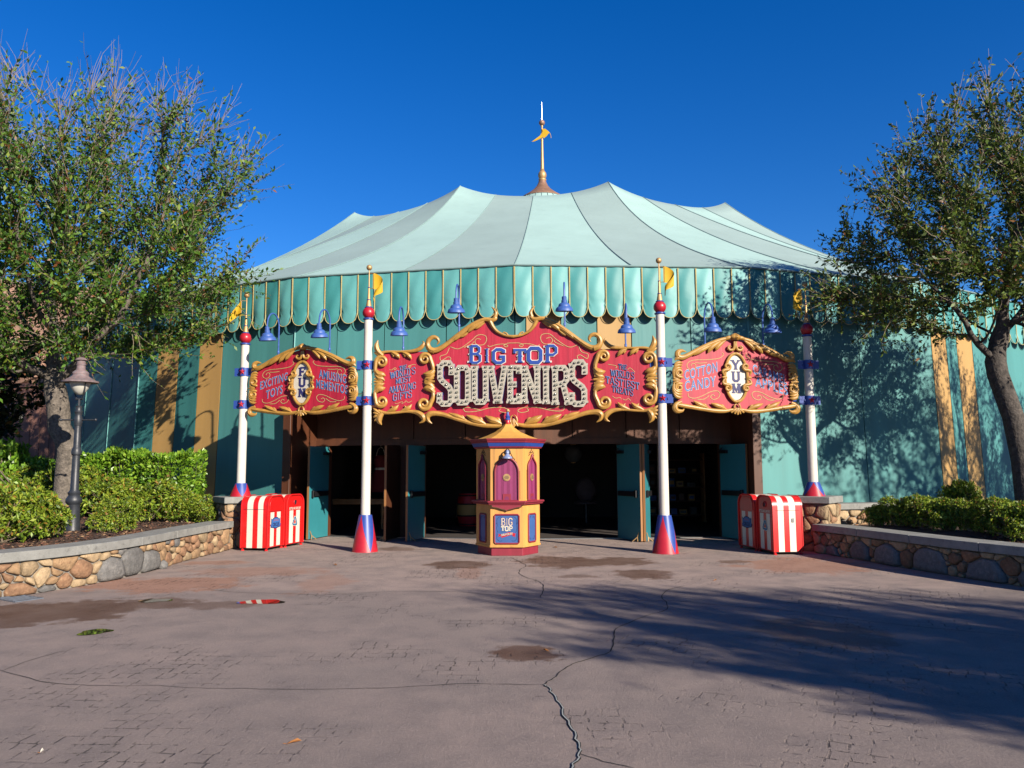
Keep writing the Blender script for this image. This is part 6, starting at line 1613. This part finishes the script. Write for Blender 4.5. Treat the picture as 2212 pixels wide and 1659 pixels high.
spotsR = [((1900, 1137), .55, 'small azalea at the left end of the right planter'), ((1945, 1140), .68, 'azalea with lit yellow tips second along the right planter'), ((1996, 1144), .74, 'azalea in the middle of the right planter'),
          ((2050, 1150), .76, 'azalea left of the leaning tree foot'), ((2106, 1155), .66, 'sparse azalea over bare mulch before the leaning tree'), ((2166, 1162), .74, 'azalea in front of the leaning trunk'), ((2222, 1170), .80, 'azalea at the right edge of the picture')]
for i, ((px, py), s, lab) in enumerate(spotsR):
    g_ = ground(px, py, .46); shrub(i + 1, g_.x, g_.y, zbedR(g_.x, g_.y) - .01, i * 2.1 + .5, (s * 1.05, s, s * 1.25), lab, GA)
for nm, f_, w_ in (('left', LW, 5.5), ('right', RW, 5.5)):                # loose bark chips strewn on the beds
    fr, L_ = curve_frame(f_); n_ = 9000; P_, A_ = [], []
    while len(P_) < n_:
        p, tt, nn = fr(random.uniform(L_ * .25, L_)); q = p - nn * (.45 + 4 * random.random() ** 1.5); P_.append((q.x, q.y, (zbedL if nm == 'left' else zbedR)(q.x, q.y) + random.uniform(.002, .02))); A_.append((random.gauss(0, 1), random.gauss(0, 1), random.gauss(0, .25)))
    o = link('bark_chips', leaf_mesh('bark_chips', P_, np.array(A_), np.random.default_rng(2).uniform(.03, .09, n_), [MT['soil'], MT['chip_red'], MT['chip_tan']], [.4, .42, .18], .35), None)
    tag(o, 'loose reddish bark chips strewn over the %s planting bed' % nm, 'mulch', kind='stuff')
# the clipped hedge and darker shrubs behind
random.seed(3); pos, axs, siz = [], [], []
HX, HY, HZ = 2.75, .95, 1.42
def superbox():
    f = random.random(); x, y = random.uniform(-1, 1), random.uniform(-1, 1)
    if f < .36: v = (x, -1 + random.uniform(0, .16), random.uniform(.02, 1))
    elif f < .76: v = (x, y, 1 - random.uniform(0, .10))
    elif f < .88: v = (1 - random.uniform(0, .10), y, random.uniform(.02, 1))
    else: v = (-1 + random.uniform(0, .10), y, random.uniform(.02, 1))
    return v
for k in range(11000):
    v = superbox(); bump = .05 * sin(5 * v[0] + 2 * v[2]) + .04 * sin(11 * v[0] + 4 * v[1])
    p = Vector((v[0] * HX / 2, v[1] * HY / 2, v[2] * HZ + (bump if v[2] > .8 else 0))); p.y += bump * (1 if v[1] < -.7 else 0)
    nrm_ = Vector((v[0] ** 9, v[1] ** 9 if abs(v[1]) > .8 else 0, (v[2] ** 6)))
    pos.append(tuple(p)); axs.append(tuple(nrm_ * .6 + Vector((random.gauss(0, .6), random.gauss(0, .6), random.gauss(.25, .5))))); siz.append(random.uniform(.07, .125))
t = thing('clipped_hedge', 'bright green box clipped hedge behind the azaleas, left of the ocher wall stripes', 'hedge', (-8.22, 17.45, .48), radians(-4))
link('foliage', leaf_mesh('foliage', pos, np.array(axs), siz, LEAF_HEDGE, [.28, .44, .28], .52), t)
mb = MB()
for k in range(70):
    x, y = random.uniform(-1.3, 1.3), random.uniform(-.4, .4); mb.tube([(x, y, 0), (x + random.gauss(0, .08), y + random.gauss(0, .06), .6), (x + random.gauss(0, .15), y + random.gauss(0, .1), 1.28)], [.012, .008, .004], 4, cap=False)
mb.build('stems', MT['bark_d'], t)
GH = 'dark shrubs behind the left azaleas'
for i, (x, y, z, s, lab) in enumerate(((-9.9, 17.3, .45, (1.2, 1.1, 1.55), 'dark shaded shrub directly left of the tall tree trunk'), (-10.9, 17.6, .45, (1.3, 1.2, 1.9), 'dark shaded shrub under the magnolia, left of the tree trunk'), (-11.9, 17.4, .45, (1.3, 1.2, 2.1), 'dark shaded shrub at the left picture edge under the magnolia'),
                                       (-9.2, 18.2, .45, (1.0, 1.0, 1.75), 'dark green shrub seen between tree trunk and clipped hedge'), (-10.4, 16.2, .45, (1.1, 1.0, 1.15), 'low dark shrub in front of the shaded ones, left of the trunk'), (-8.45, 18.4, .45, (.8, .8, 1.5), 'dark green shrub rising over the left end of the clipped hedge'))):
    shrub(i, x, y, z, i * 1.1, s, lab, GH, HB, 'evergreen_shrub')
t = shrub(1, 9.3, 16.6, .42, .6, (1.0, .8, 1.5), 'thin leafy shrub before the second ocher stripe, left of the leaning tree', None, AZ, 'leafy_shrub')
# bare grey stems by the hedge end
g_ = ground(378, 1127, .5); t = thing('bare_shrub', 'bare grey stemmed shrub over the open mulch by the hedge end', 'shrub', (g_.x, g_.y, zbedL(g_.x, g_.y))); mb = MB(); random.seed(8)
for k in range(9):
    a = random.uniform(0, 6.28); r = random.uniform(.1, .35); h = random.uniform(.45, .75)
    m = (cos(a) * r * .5, sin(a) * r * .3, h * .5); e = (cos(a) * r, sin(a) * r * .6, h); mb.tube([(0, 0, 0), m, e], [.014, .010, .004], 5)
    for q in range(3): mb.tube([m, (m[0] + random.gauss(0, .12), m[1] + random.gauss(0, .08), m[2] + random.uniform(.15, .35))], [.006, .002], 4)
mb.build('stems', MT['twig'], t)
# guy ropes at the far left
for k, (a, b) in enumerate((((-14, 1002), (46, 1072)), ((-14, 1018), (38, 1074)))):
    p, q = at(a[0], a[1], 11.6), at(b[0], b[1], 12.6)
    if k == 0: t = thing('guy_ropes', 'pair of thin tan guy ropes slanting into the azaleas at the left edge', 'rope', q)
    mb = MB(off=t.location); d = (p - q); mb.tube([q - d * .2, q, p, p + d * .6], .014, 6); mb.build('rope', MT['rope'], t)

# ------------------------------------------------------------------ what stands behind on the left
t = thing('plank_wall', 'sunlit rose brown wall of upright planks behind the left shrubs', 'wall', (-17.25, 24.3, 0), 0); r = random.Random(4)
for i in range(24):
    mb = MB(); mb.box((-3.6 + i * .30, r.uniform(-.008, .008), 2.05), (.292, .06, 4.1)); mb.build('plank', MT['plank'], t, bevel=.008)
mb = MB(); mb.box((0, -.02, 4.16), (7.4, .16, .12)); mb.build('top_rail', MT['plank'], t)
mb = MB(); mb.box((0, .08, 2.0), (7.2, .06, 4.0)); mb.build('backing', MT['wood'], t)
t = thing('rock_wall', 'tall pink artificial rock face behind the plank wall', 'rock', (-20.0, 30.0, 0)); r = random.Random(6)
mb = MB(); mb.box((0, 1.2, 4.2), (11, 1.6, 8.4)); mb.build('core', MT['rock'], t)
for i in range(60):
    mb = MB(); x, z, s = r.uniform(-5.4, 5.4), r.uniform(.4, 8.2), r.uniform(.6, 1.2)
    mb.sphere((0, 0, 0), s, 8, 6, sc=(1, .55, .75)); mb.v = [(a * r.uniform(.86, 1.14), b * r.uniform(.86, 1.14), c * r.uniform(.86, 1.14)) for a, b, c in mb.v]
    o = mb.build('boulder', MT['rock'], t); o.location = (x, .3, z)

# ------------------------------------------------------------------ small things on the ground
g_ = ground(62, 1297); t = thing('drain_grate', 'flat blue grey drain grate in the pavement below the left planter wall', 'drain', (g_.x, g_.y, 0), radians(58))
mb = MB(); mb.box((0, 0, .006), (.34, .04, .01)); mb.box((0, .95, .006), (.34, .04, .01)); mb.box((-.16, .475, .006), (.03, .93, .01)); mb.box((.16, .475, .006), (.03, .93, .01)); mb.build('frame', MT['grate'], t)
for i in range(9):
    mb = MB(); mb.box((0, .10 + .095 * i, .008), (.29, .03, .009)); mb.build('bar', MT['grate'], t)
mb = MB(); mb.box((0, .475, .003), (.29, .9, .004)); mb.build('pit', MT['ink'], t)
random.seed(21)
for i, (px, py, s, lab) in enumerate(((635, 1607, .045, 'long rust brown dry leaf on the near pavement'), (724, 1221, .075, 'curled tan dry leaf below the left planter wall'), (1200, 1183, .08, 'brown dry leaf in the shade left of the ticket booth'),
                                      (90, 1627, .014, 'tiny white scrap on the near pavement at left'), (1545, 1255, .03, 'small rusty dry leaf on the sunlit pavement right of centre'), (410, 1208, .05, 'small orange dry leaf near the left planter wall'), (1180, 1408, .035, 'orange dry leaf lying in the round damp patch'))):
    g_ = ground(px, py); t = thing('fallen_leaf', lab, 'leaf', (g_.x, g_.y, .006), random.uniform(0, 3), 'dry leaves on the pavement')
    mb = MB(); w = s * .3
    mb.add([(-s, 0, 0), (-s * .3, -w, .012), (s * .5, -w * .8, .018), (s, 0, .006), (s * .5, w * .8, .022), (-s * .3, w, .010), (0, 0, .004)], [(0, 1, 6), (1, 2, 6), (2, 3, 6), (3, 4, 6), (4, 5, 6), (5, 0, 6)])
    mb.build('blade', MT['white'] if i == 3 else MT['drop'], t); mb = MB(); mb.tube([(-s, 0, .002), (-s * 1.35, .01, .004)], .002, 4); mb.build('stalk', MT['drop'], t)
for i, (px, py, s, lab) in enumerate(((2118, 1243, .13, 'rounded boulder at the foot of the right planter wall, left of two'), (2152, 1247, .16, 'rounded pink boulder at the foot of the right planter wall, nearest the edge'), (1004 * 0 + 560 * 0 + 350, 1228, .10, 'pale grey rock lying at the foot of the left planter wall'))):
    g_ = ground(px, py); t = thing('boulder', lab, 'rock', (g_.x, g_.y, -.02), i * 1.0, 'loose boulders along the planter walls')
    mb = MB(); mb.sphere((0, 0, s * .7), s, 12, 8, sc=(1.15, .9, .8)); rr = random.Random(i); mb.v = [(a * rr.uniform(.95, 1.05), b * rr.uniform(.95, 1.05), c * rr.uniform(.95, 1.05)) for a, b, c in mb.v]
    mb.build('rock_body', STONES[3] if i == 2 else STONES[1], t, smooth=True, angle=180)
